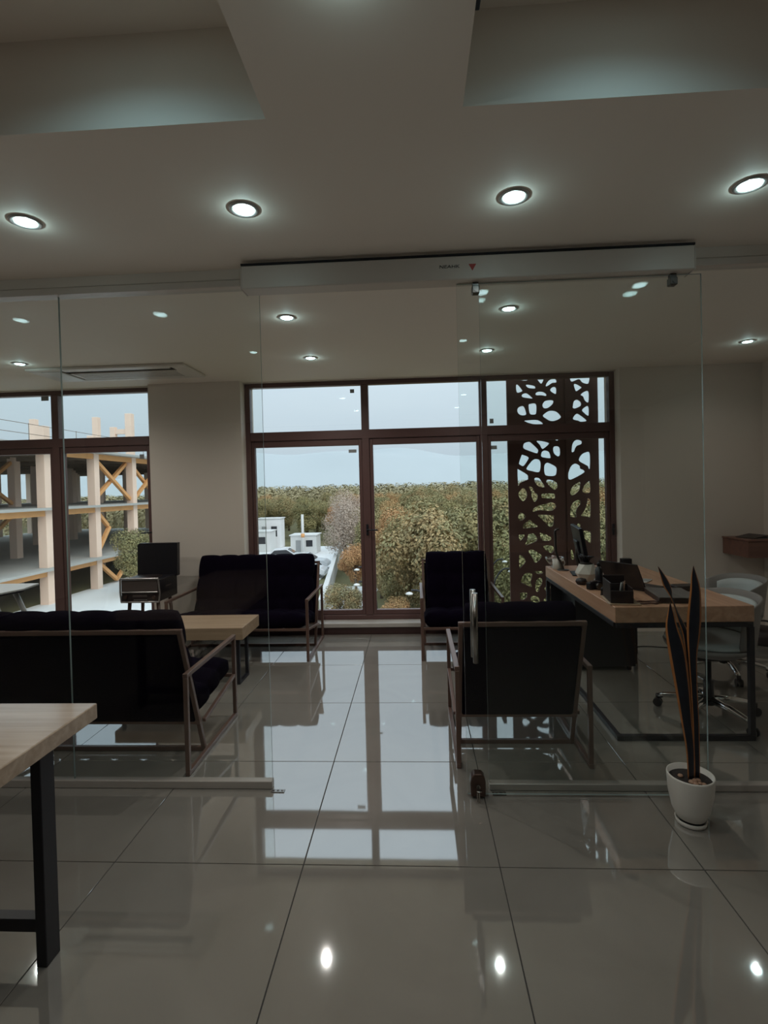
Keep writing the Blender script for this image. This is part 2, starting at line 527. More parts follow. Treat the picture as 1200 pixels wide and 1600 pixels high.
def build_window(name, x0, x1, mulls, handles, stickers, z0=0.123, z1=2.713):
    w = setting(name, ((x0 + x1) / 2, 5.6, z0))
    ox, oy, oz = -(x0 + x1) / 2, -5.6, -z0
    def bx(nm, a0, a1, b0, b1, c0, c1, mat, par=w, bev=0.004):
        return MB().box(a0 + ox, a1 + ox, b0 + oy, b1 + oy, c0 + oz, c1 + oz, bevel=bev).build(nm, mat, par)
    fr = M['frame_brown']
    fw = 0.055
    for a0, a1 in ((x0, x0 + fw), (x1 - fw, x1)):
        bx('frame_jamb', a0, a1, 5.56, 5.64, z0, z1, fr)
    bx('frame_head', x0 + fw, x1 - fw, 5.56, 5.64, z1 - 0.045, z1, fr)
    bx('frame_sill', x0 + fw, x1 - fw, 5.56, 5.64, z0, z0 + 0.05, fr)
    bx('transom', x0 + fw, x1 - fw, 5.555, 5.64, 2.085, 2.182, fr)
    for m in mulls:
        bx('mullion', m - 0.04, m + 0.04, 5.557, 5.64, z0 + 0.05, z1 - 0.045, fr)
    edges = [x0 + fw] + sum([[m - 0.04, m + 0.04] for m in mulls], []) + [x1 - fw]
    for k in range(0, len(edges), 2):
        a0, a1 = edges[k], edges[k + 1]
        up_ = bx('pane', a0 + 0.002, a1 - 0.002, 5.596, 5.602, 2.184, z1 - 0.047, M['glass_win'], bev=0)
        s = MB()
        c0, c1, sw = z0 + 0.052, 2.083, 0.05
        for q in ((a0 + .002, a0 + sw * 0.75, c0, c1), (a1 - sw * 0.75, a1 - .002, c0, c1), (a0 + sw * .75, a1 - sw * .75, c0, c0 + sw), (a0 + sw * .75, a1 - sw * .75, c1 - sw * 1.3, c1)):
            s.box(q[0] + ox, q[1] + ox, 5.572 + oy, 5.63 + oy, q[2] + oz, q[3] + oz, bevel=0.003)
        sa = s.build('sash', fr, w)
        bx('pane', a0 + sw * .75, a1 - sw * .75, 5.598, 5.604, c0 + sw, c1 - sw * 1.3, M['glass_win'], par=sa, bev=0)
    for (hx, hz, d) in handles:
        h = MB()
        h.box(hx - 0.012 + ox, hx + 0.012 + ox, 5.545 + oy, 5.56 + oy, hz - 0.06 + oz, hz + 0.06 + oz, bevel=0.003)
        h.tube([(hx + ox, 5.55 + oy, hz + oz), (hx + ox, 5.515 + oy, hz + oz), (hx + d * 0.02 + ox, 5.51 + oy, hz + oz), (hx + d * 0.115 + ox, 5.512 + oy, hz - 0.005 + oz)], 0.008, 8)
        h.build('handle', M['black_metal'], w)
    for (sx, sz, sw_, sh) in stickers:
        bx('sticker', sx - sw_ / 2, sx + sw_ / 2, 5.592, 5.595, sz - sh / 2, sz + sh / 2, M['sticker'], bev=0)
    return w
build_window('window_1', -1.832, 2.12, (-0.52, 0.749), ((-0.52, 1.10, 1), (2.085, 1.05, -0.3)),
             ((-0.655, 2.606, 0.045, 0.04), (-0.666, 1.955, 0.085, 0.035), (0.848, 1.952, 0.085, 0.04), (0.84, 2.235, 0.04, 0.05)))
build_window('window_2', -5.25, -2.862, (-3.985,), ((-2.895, 1.12, -1),), ((-4.115, 2.64, 0.085, 0.05), (-3.02, 1.96, 0.05, 0.05)))

# ------------------------------------------------------------------ glass partition
def pane_box(x0, x1, y0, y1, z0, z1, ori=(0, 0, 0)):
    mb = MB()
    mb.box(x0 - ori[0], x1 - ori[0], y0 - ori[1], y1 - ori[1], z0 - ori[2], z1 - ori[2])
    mb.bm.normal_update()
    for f in mb.bm.faces:
        f.material_index = 0 if abs(f.normal.y) > 0.5 else 1
    return mb

def fixed_panel(x0, x1, label):
    t = thing('glass_panel', label, 'glass panel', ((x0 + x1) / 2, Y_G, 0.04))
    pane_box(x0 + 0.001, x1 - 0.001, Y_G - 0.005, Y_G + 0.005, 0.03, 2.60, t.location).build('pane', [M['glass_part'], M['glass_edge']], t)
    return t
fixed_panel(-2.92, -1.834, 'clear fixed glass panel at the left edge behind the near table')
fixed_panel(-1.834, -0.77, 'clear fixed glass panel in front of the black sofa, left of the doorway')
fixed_panel(0.342, 2.25, 'wide clear fixed glass panel in front of the desk, right of the doorway')
fixed_panel(-4.0, -2.92, 'clear fixed glass panel beyond the left edge of the picture')

def rail(nm, x0, x1, y0, y1, z0, z1, m, bev=0.003):
    o = MB().box(x0, x1, y0, y1, z0, z1, bevel=bev).build(nm, m)
    o['kind'] = 'structure'
    return o
rail('trim_3', -4.0, -0.77, 2.600, 2.640, 0.001, 0.042, M['alu'])
r_ = rail('trim_4', 0.342, 2.25, 2.600, 2.640, 0.001, 0.036, M['alu'])
for k, (x0, x1) in enumerate(((-5.4, -0.838), (1.372, 3.53))):
    rail('trim_%d' % (5 + k), x0, x1, 2.585, 2.655, 2.578, 2.612, M['alu_white'])
    rail('trim_%d' % (7 + k), x0, x1, 2.597, 2.655, 2.617, 2.715, M['wall'])
    rail('trim_%d' % (9 + k), x0, x1, 2.600, 2.655, 2.612, 2.617, M['gap_strip'], 0)

# header box of the sliding door with its printed mark
hd = thing('door_header', 'long pale track box over the doorway with small printed mark', 'track box', (0.26, 2.54, 2.53))
MB().box(-1.085, 1.075, -0.04, 0.055, 0.0, 0.112, bevel=0.004).build('housing', M['alu_white'], hd)
MB().box(-1.085, 1.075, -0.042, -0.03, 0.1125, 0.122).build('gap_strip', M['gap_strip'], hd)  # black strip stands in for the dark gap above the box
for s in (-1.087, 1.073):
    MB().box(s, s + 0.004, -0.042, 0.057, -0.002, 0.11, bevel=0.001).build('end_cap', M['alu_white'], hd)
def text_mesh(body, size, mat, name, parent, loc, rot, depth=0.0004, shear=0.0):
    cu = bpy.data.curves.new(name, 'FONT')
    cu.body = body; cu.size = size; cu.extrude = depth; cu.shear = shear
    cu.align_x = 'CENTER'; cu.align_y = 'CENTER'
    tmp = bpy.data.objects.new(name + '_tmp', cu)
    COL.objects.link(tmp)
    bpy.context.view_layer.update()
    me = bpy.data.meshes.new_from_object(tmp.evaluated_get(bpy.context.evaluated_depsgraph_get()))
    bpy.data.objects.remove(tmp)
    me.materials.clear(); me.materials.append(mat)
    o = bpy.data.objects.new(name, me)
    COL.objects.link(o)
    o.parent = parent; o.location = loc; o.rotation_euler = rot
    return o
text_mesh('NEAHK', 0.026, M['black_print'], 'lettering', hd, (-0.07, -0.0412, 0.061), (math.pi / 2, 0, 0), shear=0.1).scale = (1.15, 0.85, 1)
MB().prism([(-0.018, 0.014), (0.018, 0.014), (0, -0.018)], (0.04, -0.0400, 0.056), (1, 0, 0), (0, 0, 1), (0, -0.001, 0)).build('emblem', M['red_print'], hd)

# the sliding door, slid open to the right
sd = thing('sliding_glass_door', 'frameless sliding glass door slid open in front of the armchair', 'door', (0.808, 2.555, 0.012))
o3 = (0.808, 2.555, 0.012)
pane_box(0.226, 1.388, 2.550, 2.560, 0.012, 2.526, o3).build('pane', [M['glass_part'], M['glass_edge']], sd)
for hx in (0.318, 1.254):
    h = MB()
    h.box(hx - 0.018 - o3[0], hx + 0.018 - o3[0], -0.022, 0.016, 2.462, 2.500, bevel=0.004)
    h.tube([(hx - o3[0], -0.026, 2.478), (hx - o3[0], -0.02, 2.478)], 0.009, 12)
    h.box(hx - 0.014 - o3[0], hx + 0.014 - o3[0], -0.016, 0.010, 2.500, 2.516)
    h.build('hanger', M['dark_metal'], sd)
for s in (-1, 1):
    y = s * 0.045
    hb = MB()
    hb.tube([(0.277 - o3[0], y, 0.668), (0.277 - o3[0], y, 1.008)], 0.014, 16)
    hn = hb.build('handle', M['steel'], sd)
    for z in (0.735, 0.94):
        MB().tube([(0.277 - o3[0], s * 0.005, z), (0.277 - o3[0], y, z)], 0.009, 12).build('standoff', M['steel'], hn)
lk = MB()
lk.prism([(-0.036, 0.0), (0.036, 0.0), (0.038, 0.07), (0.032, 0.095), (0.018, 0.11), (-0.018, 0.11), (-0.032, 0.095), (-0.038, 0.07)], (0.277 - o3[0], -0.028, 0.0), (1, 0, 0), (0, 0, 1), (0, 0.054, 0))
lko = lk.build('floor_lock', M['bronze'], sd)
bv = lko.modifiers.new('bevel', 'BEVEL'); bv.width = 0.006; bv.segments = 2
MB().tube([(0.277 - o3[0], -0.030, 0.052), (0.277 - o3[0], -0.036, 0.052)], 0.010, 14).build('key_cylinder', M['steel'], lko)
ky = MB()
ky.box(0.273 - o3[0], 0.281 - o3[0], -0.060, -0.036, 0.050, 0.053)
ky.lathe([(0.0, -0.0015), (0.013, -0.0015), (0.013, 0.0015), (0.0, 0.0015)], 14, (0.277 - o3[0], -0.066, 0.051))
ky.box(0.2735 - o3[0], 0.2795 - o3[0], -0.075, -0.072, 0.000, 0.046)
ky.box(0.264 - o3[0], 0.270 - o3[0], -0.073, -0.070, 0.004, 0.046)
ky.build('key', M['steel'], lko)
# floor guides either side of the doorway
for gx, gy, lab in ((-0.735, 2.585, 'small metal floor plate beside the left end of the doorway'), (0.385, 2.575, 'small metal floor guide at the foot of the right panel')):
    t = thing('floor_guide', lab, 'floor plate', (gx, gy, 0.0))
    MB().box(-0.034, 0.034, -0.013, 0.013, 0.0, 0.004, bevel=0.001).build('plate', M['steel'], t)
    for s in (-0.022, 0.0, 0.022):
        MB().lathe([(0.0, 0.0052), (0.005, 0.0052), (0.006, 0.004), (0.006, 0.0035)], 12, (s, 0, 0)).build('screw', M['dark_metal'], t)

# ------------------------------------------------------------------ ceiling downlights
def downlight(x, y, z, label, group, spot=None):
    t = thing('downlight', label, 'ceiling light', (x, y, z), 0, group)
    if 'ring' not in _dl:
        r = MB(); r.lathe([(0.058, 0.0), (0.060, -0.003), (0.056, -0.007), (0.050, -0.008), (0.045, -0.005), (0.043, 0.0)], 40)
        _dl['ring'] = r.build('bezel', M['silver'], t).data
        g = MB(); g.lathe([(0.0445, -0.003), (0.043, -0.008), (0.0395, -0.009), (0.039, -0.003)], 40)
        _dl['glass'] = g.build('glass_ring', M['clear_glass'], t).data
        d = MB(); d.lathe([(0.0, -0.008), (0.022, -0.0085), (0.036, -0.007), (0.0385, -0.001)], 36)
        _dl['disc'] = d.build('lamp_disc', M['led'], t).data
    else:
        share('bezel', _dl['ring'], t, (0, 0, 0)); share('glass_ring', _dl['glass'], t, (0, 0, 0)); share('lamp_disc', _dl['disc'], t, (0, 0, 0))
    if spot:
        ld = bpy.data.lights.new('lamp_beam', 'SPOT')
        ld.energy = spot[0]; ld.spot_size = math.radians(spot[1]); ld.spot_blend = 0.9; ld.color = spot[2]; ld.shadow_soft_size = 0.0
        lo = bpy.data.objects.new('lamp_beam', ld); COL.objects.link(lo)
        lo.parent = t; lo.location = (0, 0, -0.015)
        if len(spot) > 3: return t
        gd = bpy.data.lights.new('halo_fill', 'POINT')          # added point light: brightens the ceiling and imitates a lens halo
        gd.energy = 0.26; gd.color = LED_COLOR; gd.shadow_soft_size = 0.0
        go = bpy.data.objects.new('halo_fill', gd); COL.objects.link(go)
        go.parent = t; go.location = (0, 0, -0.035)
    return t
_dl = {}
NR = 'downlights in the row before the partition'
BEAM = (9.5, 150, (1.0, 0.93, 0.87))
BEAM_OFFICE = (27.0, 160, (1.0, 0.93, 0.87))
BEAM_OFFICE_RIGHT = (15.0, 160, (1.0, 0.93, 0.87))
BEAM_SIDE = (4.0, 150, (1.0, 0.93, 0.87))
downlight(-1.570, 2.058, CEIL_NEAR, 'downlight at the left edge, in the row before the glass', NR, BEAM)
downlight(-0.657, 2.052, CEIL_NEAR, 'downlight second from left in the row before the glass', NR, BEAM)
downlight(0.415, 2.064, CEIL_NEAR, 'downlight second from right in the row before the glass', NR, BEAM)
downlight(1.312, 2.068, CEIL_NEAR, 'downlight at the right edge, in the row before the glass', NR, BEAM_SIDE)
downlight(-2.480, 2.060, CEIL_NEAR, 'downlight beyond the left edge, mirrored in the left glass panel', NR, BEAM)
OF = 'downlights in the office behind the glass'
downlight(-0.843, 3.493, CEIL_OFFICE, 'brighter office downlight seen through the doorway, nearer of its pair', OF, BEAM_OFFICE)
downlight(-0.900, 4.575, CEIL_OFFICE, 'smaller office downlight through the doorway, right above the window top', OF, BEAM_OFFICE)
downlight(0.655, 3.500, CEIL_OFFICE, 'office downlight behind the sliding door, nearer the glass', OF, BEAM_OFFICE_RIGHT)
downlight(0.656, 4.544, CEIL_OFFICE, 'office downlight behind the sliding door, nearer the window', OF, BEAM_OFFICE_RIGHT)
downlight(2.864, 4.573, CEIL_OFFICE, 'office downlight over the desk side at the right edge', OF, BEAM_SIDE)
downlight(-3.456, 4.40, CEIL_OFFICE, 'office downlight just left of the ceiling air conditioner', OF, BEAM_OFFICE)
downlight(-0.80, 1.17, 2.955, 'downlight hidden up inside the left ceiling tray', 'tray downlights', (6.0, 146, (0.47, 0.86, 1.0), False))
downlight(0.60, 1.17, 2.955, 'downlight hidden up inside the right ceiling tray', 'tray downlights', (6.0, 146, (0.47, 0.86, 1.0), False))
downlight(-3.456, 3.49, CEIL_OFFICE, 'office downlight above the left end, out of the picture', OF, BEAM_OFFICE)
downlight(-0.13, 1.10, CEIL_NEAR, 'downlight on the beam just above the top edge', 'tray downlights', BEAM)
downlight(0.50, 0.07, 2.955, 'downlight overhead in the right tray, mirrored in the sliding door', 'tray downlights', BEAM)
downlight(-1.60, 0.07, 2.955, 'downlight overhead in the left tray, mirrored in the glass', 'tray downlights', BEAM)

cd = thing('cable_duct', 'short black cable duct on the side of the ceiling beam', 'cable duct', (0.171, 1.27, 2.70))
MB().box(0.0, 0.012, -0.014, 0.014, 0.0, 0.25, bevel=0.002).build('duct', M['black_plastic'], cd)
MB().box(0.0, 0.014, -0.018, 0.018, -0.004, 0.01, bevel=0.002).build('end_clip', M['black_plastic'], cd)

# ------------------------------------------------------------------ ceiling cassette air conditioner
ac = thing('ceiling_air_conditioner', 'white cassette air conditioner set in the office ceiling, dark slot', 'air conditioner', (-2.80, 4.83, CEIL_OFFICE))
p = MB()
for b in ((-0.75, 0.74, -0.26, -0.20), (-0.75, 0.74, 0.19, 0.25), (-0.75, -0.64, -0.20, 0.19), (0.60, 0.74, -0.20, 0.19)):
    p.box(b[0], b[1], b[2], b[3], -0.026, -0.001, bevel=0.006)
p.build('panel', M['ac_white'], ac)
MB().box(-0.64, 0.60, -0.20, 0.19, -0.006, -0.001).build('recess', M['black_plastic'], ac)
MB().box(-0.45, 0.60, -0.065, 0.19, -0.022, -0.008, bevel=0.003).build('intake_grille', M['ac_white'], ac)
for k in range(5):
    MB().box(-0.42, 0.57, -0.04 + 0.045 * k, -0.036 + 0.045 * k, -0.0245, -0.0222).build('grille_rib', M['sticker'], ac)
MB().bar((-0.44, -0.165, -0.018), (0.57, -0.165, -0.018), 0.05, 0.006, bevel=0.002).build('louvre', M['ac_white'], ac)
MB().box(-0.64, -0.46, -0.19, 0.18, -0.030, -0.012, bevel=0.005).build('side_flap', M['white_plastic'], ac)

# ------------------------------------------------------------------ lounge seating
def cushion_mb(w, d, h, tx, ty, mb=None):
    """tufted block, w along x, d along y, h along z, centred"""
    mb = mb or MB()
    nu, nv = max(12, tx * 8), max(10, ty * 8)
    def prof(a):
        return max(0.0, 1 - abs(a) ** 7)
    def surf(sgn):
        def fn(u, v):
            a, b = 2 * u - 1, 2 * v - 1
            e = (prof(a) * prof(b)) ** 0.45
            t = (abs(math.sin(math.pi * tx * u)) * abs(math.sin(math.pi * ty * v))) ** 0.5
            bulge = 1 - 0.03 * (1 - abs(math.sin(math.pi * ty * v)) ** 0.5)
            bulge2 = 1 - 0.03 * (1 - abs(math.sin(math.pi * tx * u)) ** 0.5)
            return Vector((a * w / 2 * bulge, b * d / 2 * bulge2, sgn * (h / 2 * (0.35 + 0.53 * e) + 0.022 * t * e)))
        return fn
    mb.grid(surf(1), nu, nv)
    mb.grid(surf(-1), nu, nv)
    bmesh.ops.remove_doubles(mb.bm, verts=mb.bm.verts, dist=1e-5)
    # close the rim
    es = [e for e in mb.bm.edges if e.is_boundary]
    if es:
        r = bmesh.ops.bridge_loops(mb.bm, edges=es)
        for f in r['faces']:
            f.smooth = True
    return mb

def lounge(name, W, tx, loc, rz, label, cat, group=None):
    """metal-framed lounge seat; rear at -y, front at +y, origin at the middle of its footprint"""
    t = thing(name, label, cat, loc, rz, group)
    tb = 0.024
    D = 0.76
    yr, yf = -D / 2 + tb / 2, D / 2 - tb / 2
    cm = M['chair_frame']
    for s in (-1, 1):
        x = s * (W / 2 - tb / 2)
        MB().bar((x, yr - tb / 2, tb / 2 + .001), (x, yf + tb / 2, tb / 2 + .001), tb).build('base_rail', cm, t)
        MB().bar((x, yr, tb + .001), (x, yr, 0.56 - tb), tb).build('rear_post', cm, t)
        MB().bar((x, yf, tb + .001), (x, yf, 0.56 - tb), tb).build('front_post', cm, t)
        MB().bar((x, yr - tb / 2, 0.56 - tb / 2), (x, yf + tb / 2, 0.56 - tb / 2), tb * 1.15, tb).build('arm_rail', cm, t)
        xb = s * (W / 2 - tb * 1.5 - 0.001)
        MB().bar((xb, -0.095, tb * 0.5), (xb, -0.378, 0.80), tb, side=(1, 0, 0)).build('back_post', cm, t)
        MB().bar((x - s * tb * .0, -0.15, 0.205), (x, yf - tb / 2, 0.285), tb * 0.9).build('seat_rail', cm, t)
    xi = W / 2 - tb
    MB().bar((-xi, -0.374, 0.789), (xi, -0.374, 0.789), tb * 1.05).build('top_rail', cm, t)
    MB().bar((-xi, -0.170, 0.205), (xi, -0.170, 0.205), tb * 0.9).build('lower_rail', cm, t)
    MB().bar((-xi, -0.095, tb / 2 + .001), (xi, -0.095, tb / 2 + .001), tb).build('floor_rail', cm, t)
    MB().bar((-xi, yf - 0.004, 0.285), (xi, yf - 0.004, 0.285), tb * 0.9).build('front_rail', cm, t)
    # slanted back: direction up the back
    d = Vector((0, -0.283, 0.79)).normalized()
    nrm = Vector((0, d.z, -d.y)).normalized()          # towards the sitter and upward
    wi = W - 4 * tb - 0.03
    q0 = Vector((0, -0.170, 0.215))
    rot = Matrix((Vector((1, 0, 0)), d, Vector((1, 0, 0)).cross(d))).transposed().to_4x4()
    bp = MB()
    Lb = 0.60
    c = q0 + d * (Lb / 2 - 0.01)
    bp.box(-wi / 2 - 0.012, wi / 2 + 0.012, -Lb / 2, Lb / 2 - 0.005, -0.010, 0.012, bevel=0.004)
    o = bp.build('back_panel', M['velvet'], t); o.matrix_local = Matrix.Translation(c) @ rot
    sgn = 1 if (rot.to_3x3() @ Vector((0, 0, 1))).dot(nrm) > 0 else -1
    Lc = 0.70
    o = cushion_mb(wi, Lc, 0.16, tx, 3).build('back_cushion', M['velvet'], t)
    o.matrix_local = Matrix.Translation(q0 + d * (Lc / 2 - 0.02) + nrm * 0.085) @ rot
    # seat
    sd_ = Vector((0, 0.53, 0.08)).normalized()
    rot2 = Matrix((Vector((1, 0, 0)), sd_, Vector((1, 0, 0)).cross(sd_))).transposed().to_4x4()
    o = cushion_mb(W - 2 * tb - 0.02, 0.52, 0.15, tx, 3).build('seat_cushion', M['velvet'], t)
    o.matrix_local = Matrix.Translation(Vector((0, 0.115, 0.325))) @ rot2
    return t

LG = None
lounge('sofa', 1.31, 6, (-1.91, 3.095, 0), 0, 'black tufted two-seat sofa seen from behind, near the left table', 'sofa')
lounge('sofa', 1.32, 6, (-1.642, 4.95, 0), math.pi, 'black tufted two-seat sofa facing the camera before the window pier', 'sofa')
lounge('armchair', 0.735, 3, (0.562, 3.185, 0), 0, 'black tufted armchair seen from behind, right of the doorway', 'armchair')
lounge('armchair', 0.735, 3, (0.395, 4.94, 0), math.pi, 'black tufted armchair facing the camera before the big window', 'armchair')

# ------------------------------------------------------------------ near table on the left
t = thing('work_table', 'pale oak table with black square legs in the left foreground', 'table', (-1.63, 1.0, 0))
MB().box(-0.40, 0.408, -0.90, 0.885, 0.692, 0.75, bevel=0.003).build('table_top', M['table_wood'], t)
for y in (-0.63, 0.63):
    for x in (-0.37, 0.378):
        MB().box(x - 0.018, x + 0.018, y - 0.032, y + 0.032, 0.0, 0.690, bevel=0.002).build('leg', M['black_metal'], t)
    MB().box(-0.352, 0.360, y - 0.02, y + 0.02, 0.105, 0.148, bevel=0.002).build('stretcher', M['black_metal'], t)

# ------------------------------------------------------------------ coffee table
t = thing('coffee_table', 'low thick oak coffee table on black legs between the two sofas', 'coffee table', (-1.93, 4.23, 0))
MB().box(-0.53, 0.54, -0.225, 0.21, 0.365, 0.462, bevel=0.003).build('table_top', M['coffee_wood'], t)
for x in (-0.47, 0.49):
    f = MB()
    f.box(x - 0.012, x + 0.012, -0.20, -0.176, 0.024, 0.363)
    f.box(x - 0.012, x + 0.012, 0.0, 0.024, 0.024, 0.363)
    f.box(x - 0.012, x + 0.012, -0.20, 0.024, 0.001, 0.024)
    f.build('leg_frame', M['black_metal'], t)

# ------------------------------------------------------------------ record player console
t = thing('record_player', 'black retro record player console with open lid by the window pier', 'record player', (-2.665, 5.0, 0))
b = MB()
b.box(-0.19, 0.19, -0.17, 0.20, 0.505, 0.715, bevel=0.004)
b.build('cabinet', M['black_plastic'], t)
fr = MB()
zmid = 0.60
def fascia(z0, z1, y0, y1):
    pass
fr.bar((-0.19, -0.188, 0.728), (0.19, -0.188, 0.728), 0.016); fr.bar((-0.19, -0.180, 0.503), (0.19, -0.180, 0.503), 0.014)
for s in (-1, 1):
    fr.bar((s * 0.188, -0.188, 0.728), (s * 0.196, -0.178, 0.59), 0.013); fr.bar((s * 0.196, -0.178, 0.59), (s * 0.186, -0.180, 0.503), 0.013)
fr.build('front_frame', M['silver'], t)
MB().box(-0.176, 0.176, -0.182, -0.171, 0.606, 0.716, bevel=0.002).build('speaker_grille', M['grey_panel'], t)
MB().box(-0.180, 0.180, -0.190, -0.171, 0.592, 0.604, bevel=0.002).build('divider', M['silver'], t)
dp = MB().box(-0.178, 0.178, -0.180, -0.171, 0.512, 0.588, bevel=0.002).build('dial_panel', M['leather'], t)
for x in (-0.14, 0.14):
    MB().tube([(x, -0.180, 0.55), (x, -0.196, 0.55)], 0.017, 18).build('knob', M['bronze'], dp)
MB().box(-0.07, 0.07, -0.183, -0.179, 0.552, 0.572).build('display', M['grey_panel'], dp)
MB().box(-0.06, 0.07, -0.186, -0.179, 0.522, 0.528).build('slider', M['silver'], dp)
ld = MB(); ld.prism([(-0.205, 0.0), (0.215, 0.0), (0.215, 0.335), (-0.185, 0.335), (-0.205, 0.315)], (0, 0.155, 0.70), (1, 0, 0), (0, 0.06, 1), (0, 0.055, 0))
lo = ld.build('lid', M['black_plastic'], t)
MB().lathe([(0.0, 0.722), (0.14, 0.722), (0.14, 0.7165), (0.0, 0.7165)], 32, (-0.02, 0.0, 0)).build('turntable', M['leather'], t)
MB().box(0.196, 0.198, -0.06, 0.05, 0.628, 0.640).build('badge', M['grey_panel'], t)
for sx in (-1, 1):
    for sy in (-1, 1):
        MB().tube([(sx * 0.14, sy * 0.12 + 0.01, 0.507), (sx * 0.175, sy * 0.145 + 0.01, 0.0)], [0.018, 0.010], 12).build('leg', M['leg_wood'], t)

# ------------------------------------------------------------------ white-topped side table at the left edge
t = thing('side_table', 'white-topped table with splayed pale leg at the left edge behind sofa', 'table', (-3.78, 4.25, 0))
MB().prism([(-0.45, -0.24), (0.36, -0.24), (0.42, -0.02), (0.36, 0.24), (-0.45, 0.24)], (0, 0, 0.746), (1, 0, 0), (0, 1, 0), (0, 0, 0.012)).build('table_top', M['white_plastic'], t)
MB().prism([(-0.455, -0.245), (0.365, -0.245), (0.427, -0.02), (0.365, 0.245), (-0.455, 0.245)], (0, 0, 0.732), (1, 0, 0), (0, 1, 0), (0, 0, 0.0135)).build('edge_band', M['black_plastic'], t)
for (x, y) in ((0.22, -0.10), (0.22, 0.14), (-0.34, -0.14), (-0.34, 0.14)):
    s = 1 if x > 0 else -1
    MB().tube([(x - s * 0.02, y, 0.731), (x + s * 0.28 if s > 0 else x - 0.1, y * 1.3, 0.0)], [0.022, 0.016], 14).build('leg', M['white_plastic'], t)
    MB().lathe([(0.0, 0.7315), (0.03, 0.7315), (0.028, 0.70), (0.0, 0.70)], 14, (x - s * 0.02, y, 0)).build('leg_socket', M['bronze'], t)

# ------------------------------------------------------------------ desk
DX, DY = 1.57, 3.93
desk = thing('desk', 'oak-topped office desk on a black steel frame', 'desk', (DX, DY, 0))
MB().box(-0.40, 0.40, -0.815, 0.815, 0.705, 0.80, bevel=0.003).build('desk_top', M['desk_wood'], desk)
bk = M['black_metal']
def dbar(nm, p, q, w=0.03):
    MB().bar(p, q, w).build(nm, bk, desk)
dbar('top_rail', (-0.39, -0.80, 0.689), (0.395, -0.80, 0.689)); dbar('top_rail', (-0.385, -0.785, 0.689), (-0.385, 0.80, 0.689))
dbar('top_rail', (-0.37, 0.80, 0.689), (0.395, 0.80, 0.689)); dbar('top_rail', (0.38, -0.785, 0.689), (0.38, 0.785, 0.689))
dbar('leg', (0.385, -0.80, 0.030), (0.385, -0.80, 0.674)); dbar('leg', (0.380, 0.80, 0.030), (0.380, 0.80, 0.674)); dbar('leg', (-0.385, 0.80, 0.030), (-0.385, 0.80, 0.674))
dbar('foot_rail', (-0.40, -0.80, 0.0155), (0.40, -0.80, 0.0155)); dbar('foot_rail', (-0.385, -0.785, 0.0155), (-0.385, 0.785, 0.0155)); dbar('foot_rail', (-0.40, 0.80, 0.0155), (0.395, 0.80, 0.0155))
dbar('cross_rail', (0.16, 0.785, 0.26), (0.365, 0.785, 0.26))
MB().box(-0.365, 0.20, 0.775, 0.795, 0.032, 0.672, bevel=0.002).build('modesty_panel', bk, desk)
dc = MB(); dc.box(-0.30, 0.16, 0.35, 0.77, 0.08, 0.60, bevel=0.004)
ped = tag(thing('drawer_unit', 'black drawer pedestal under the far end of the desk', 'drawer unit', (1.53, 4.47, 0)))
pm = MB(); pm.box(-0.24, 0.24, -0.18, 0.20, 0.035, 0.60, bevel=0.004); pm.build('body', M['black_plastic'], ped)
dc.bm.free()
for k in range(3):
    d_ = MB().box(0.241, 0.256, -0.17, 0.19, 0.05 + 0.18 * k, 0.215 + 0.18 * k, bevel=0.003).build('drawer', M['black_plastic'], ped)
    MB().box(0.257, 0.268, -0.06, 0.08, 0.18 + 0.18 * k, 0.19 + 0.18 * k, bevel=0.002).build('handle', M['dark_metal'], d_)
for sx in (-0.2, 0.2):
    for sy in (-0.14, 0.16):
        MB().tube([(sx, sy, 0.0), (sx, sy, 0.036)], 0.02, 10).build('foot', M['black_plastic'], ped)

TOP = 0.8005
# --- things on the desk
t = thing('candy_bowl', 'small glass bowl on the far desk corner by the screen', 'bowl', (1.232, 4.665, TOP))
MB().lathe([(0.0, 0.0), (0.035, 0.0), (0.038, 0.006), (0.025, 0.016), (0.055, 0.035), (0.078, 0.07), (0.082, 0.09), (0.078, 0.09), (0.073, 0.072), (0.05, 0.04), (0.0, 0.026)], 28).build('bowl', M['clear_glass'], t)
for k in range(11):
    a = rng.uniform(0, 6.28); r = rng.uniform(0.0, 0.048); z = 0.05 + 0.045 * (k / 11) + 0.004
    c = tag(thing('wrapped_candy', 'shiny wrapped candy heaped in the glass bowl', 'candy', (1.232 + r * math.cos(a), 4.665 + r * math.sin(a), TOP + z), rng.uniform(0, 3.1), 'candies in the glass bowl'))
    w = MB(); w.tube([(-0.026, 0, 0), (-0.014, 0, 0), (-0.011, 0, 0), (0, 0, 0.001), (0.011, 0, 0), (0.014, 0, 0), (0.026, 0, 0)], [0.012, 0.003, 0.008, 0.0115, 0.008, 0.003, 0.012], 9)
    w.build('wrapper', M['candy'], c)

t = thing('mug', 'pale ceramic mug beside the glass bowl on the desk', 'mug', (1.222, 4.545, TOP))
MB().lathe([(0.0, 0.0), (0.034, 0.0), (0.038, 0.004), (0.040, 0.09), (0.037, 0.09), (0.035, 0.008), (0.0, 0.006)], 28).build('cup', M['white_ceramic'], t)
MB().tube(curve_pts([(0.036, 0.012, 0.072), (0.062, 0.014, 0.07), (0.066, 0.014, 0.04), (0.037, 0.012, 0.022)], 6), 0.005, 8).build('handle', M['white_ceramic'], t)

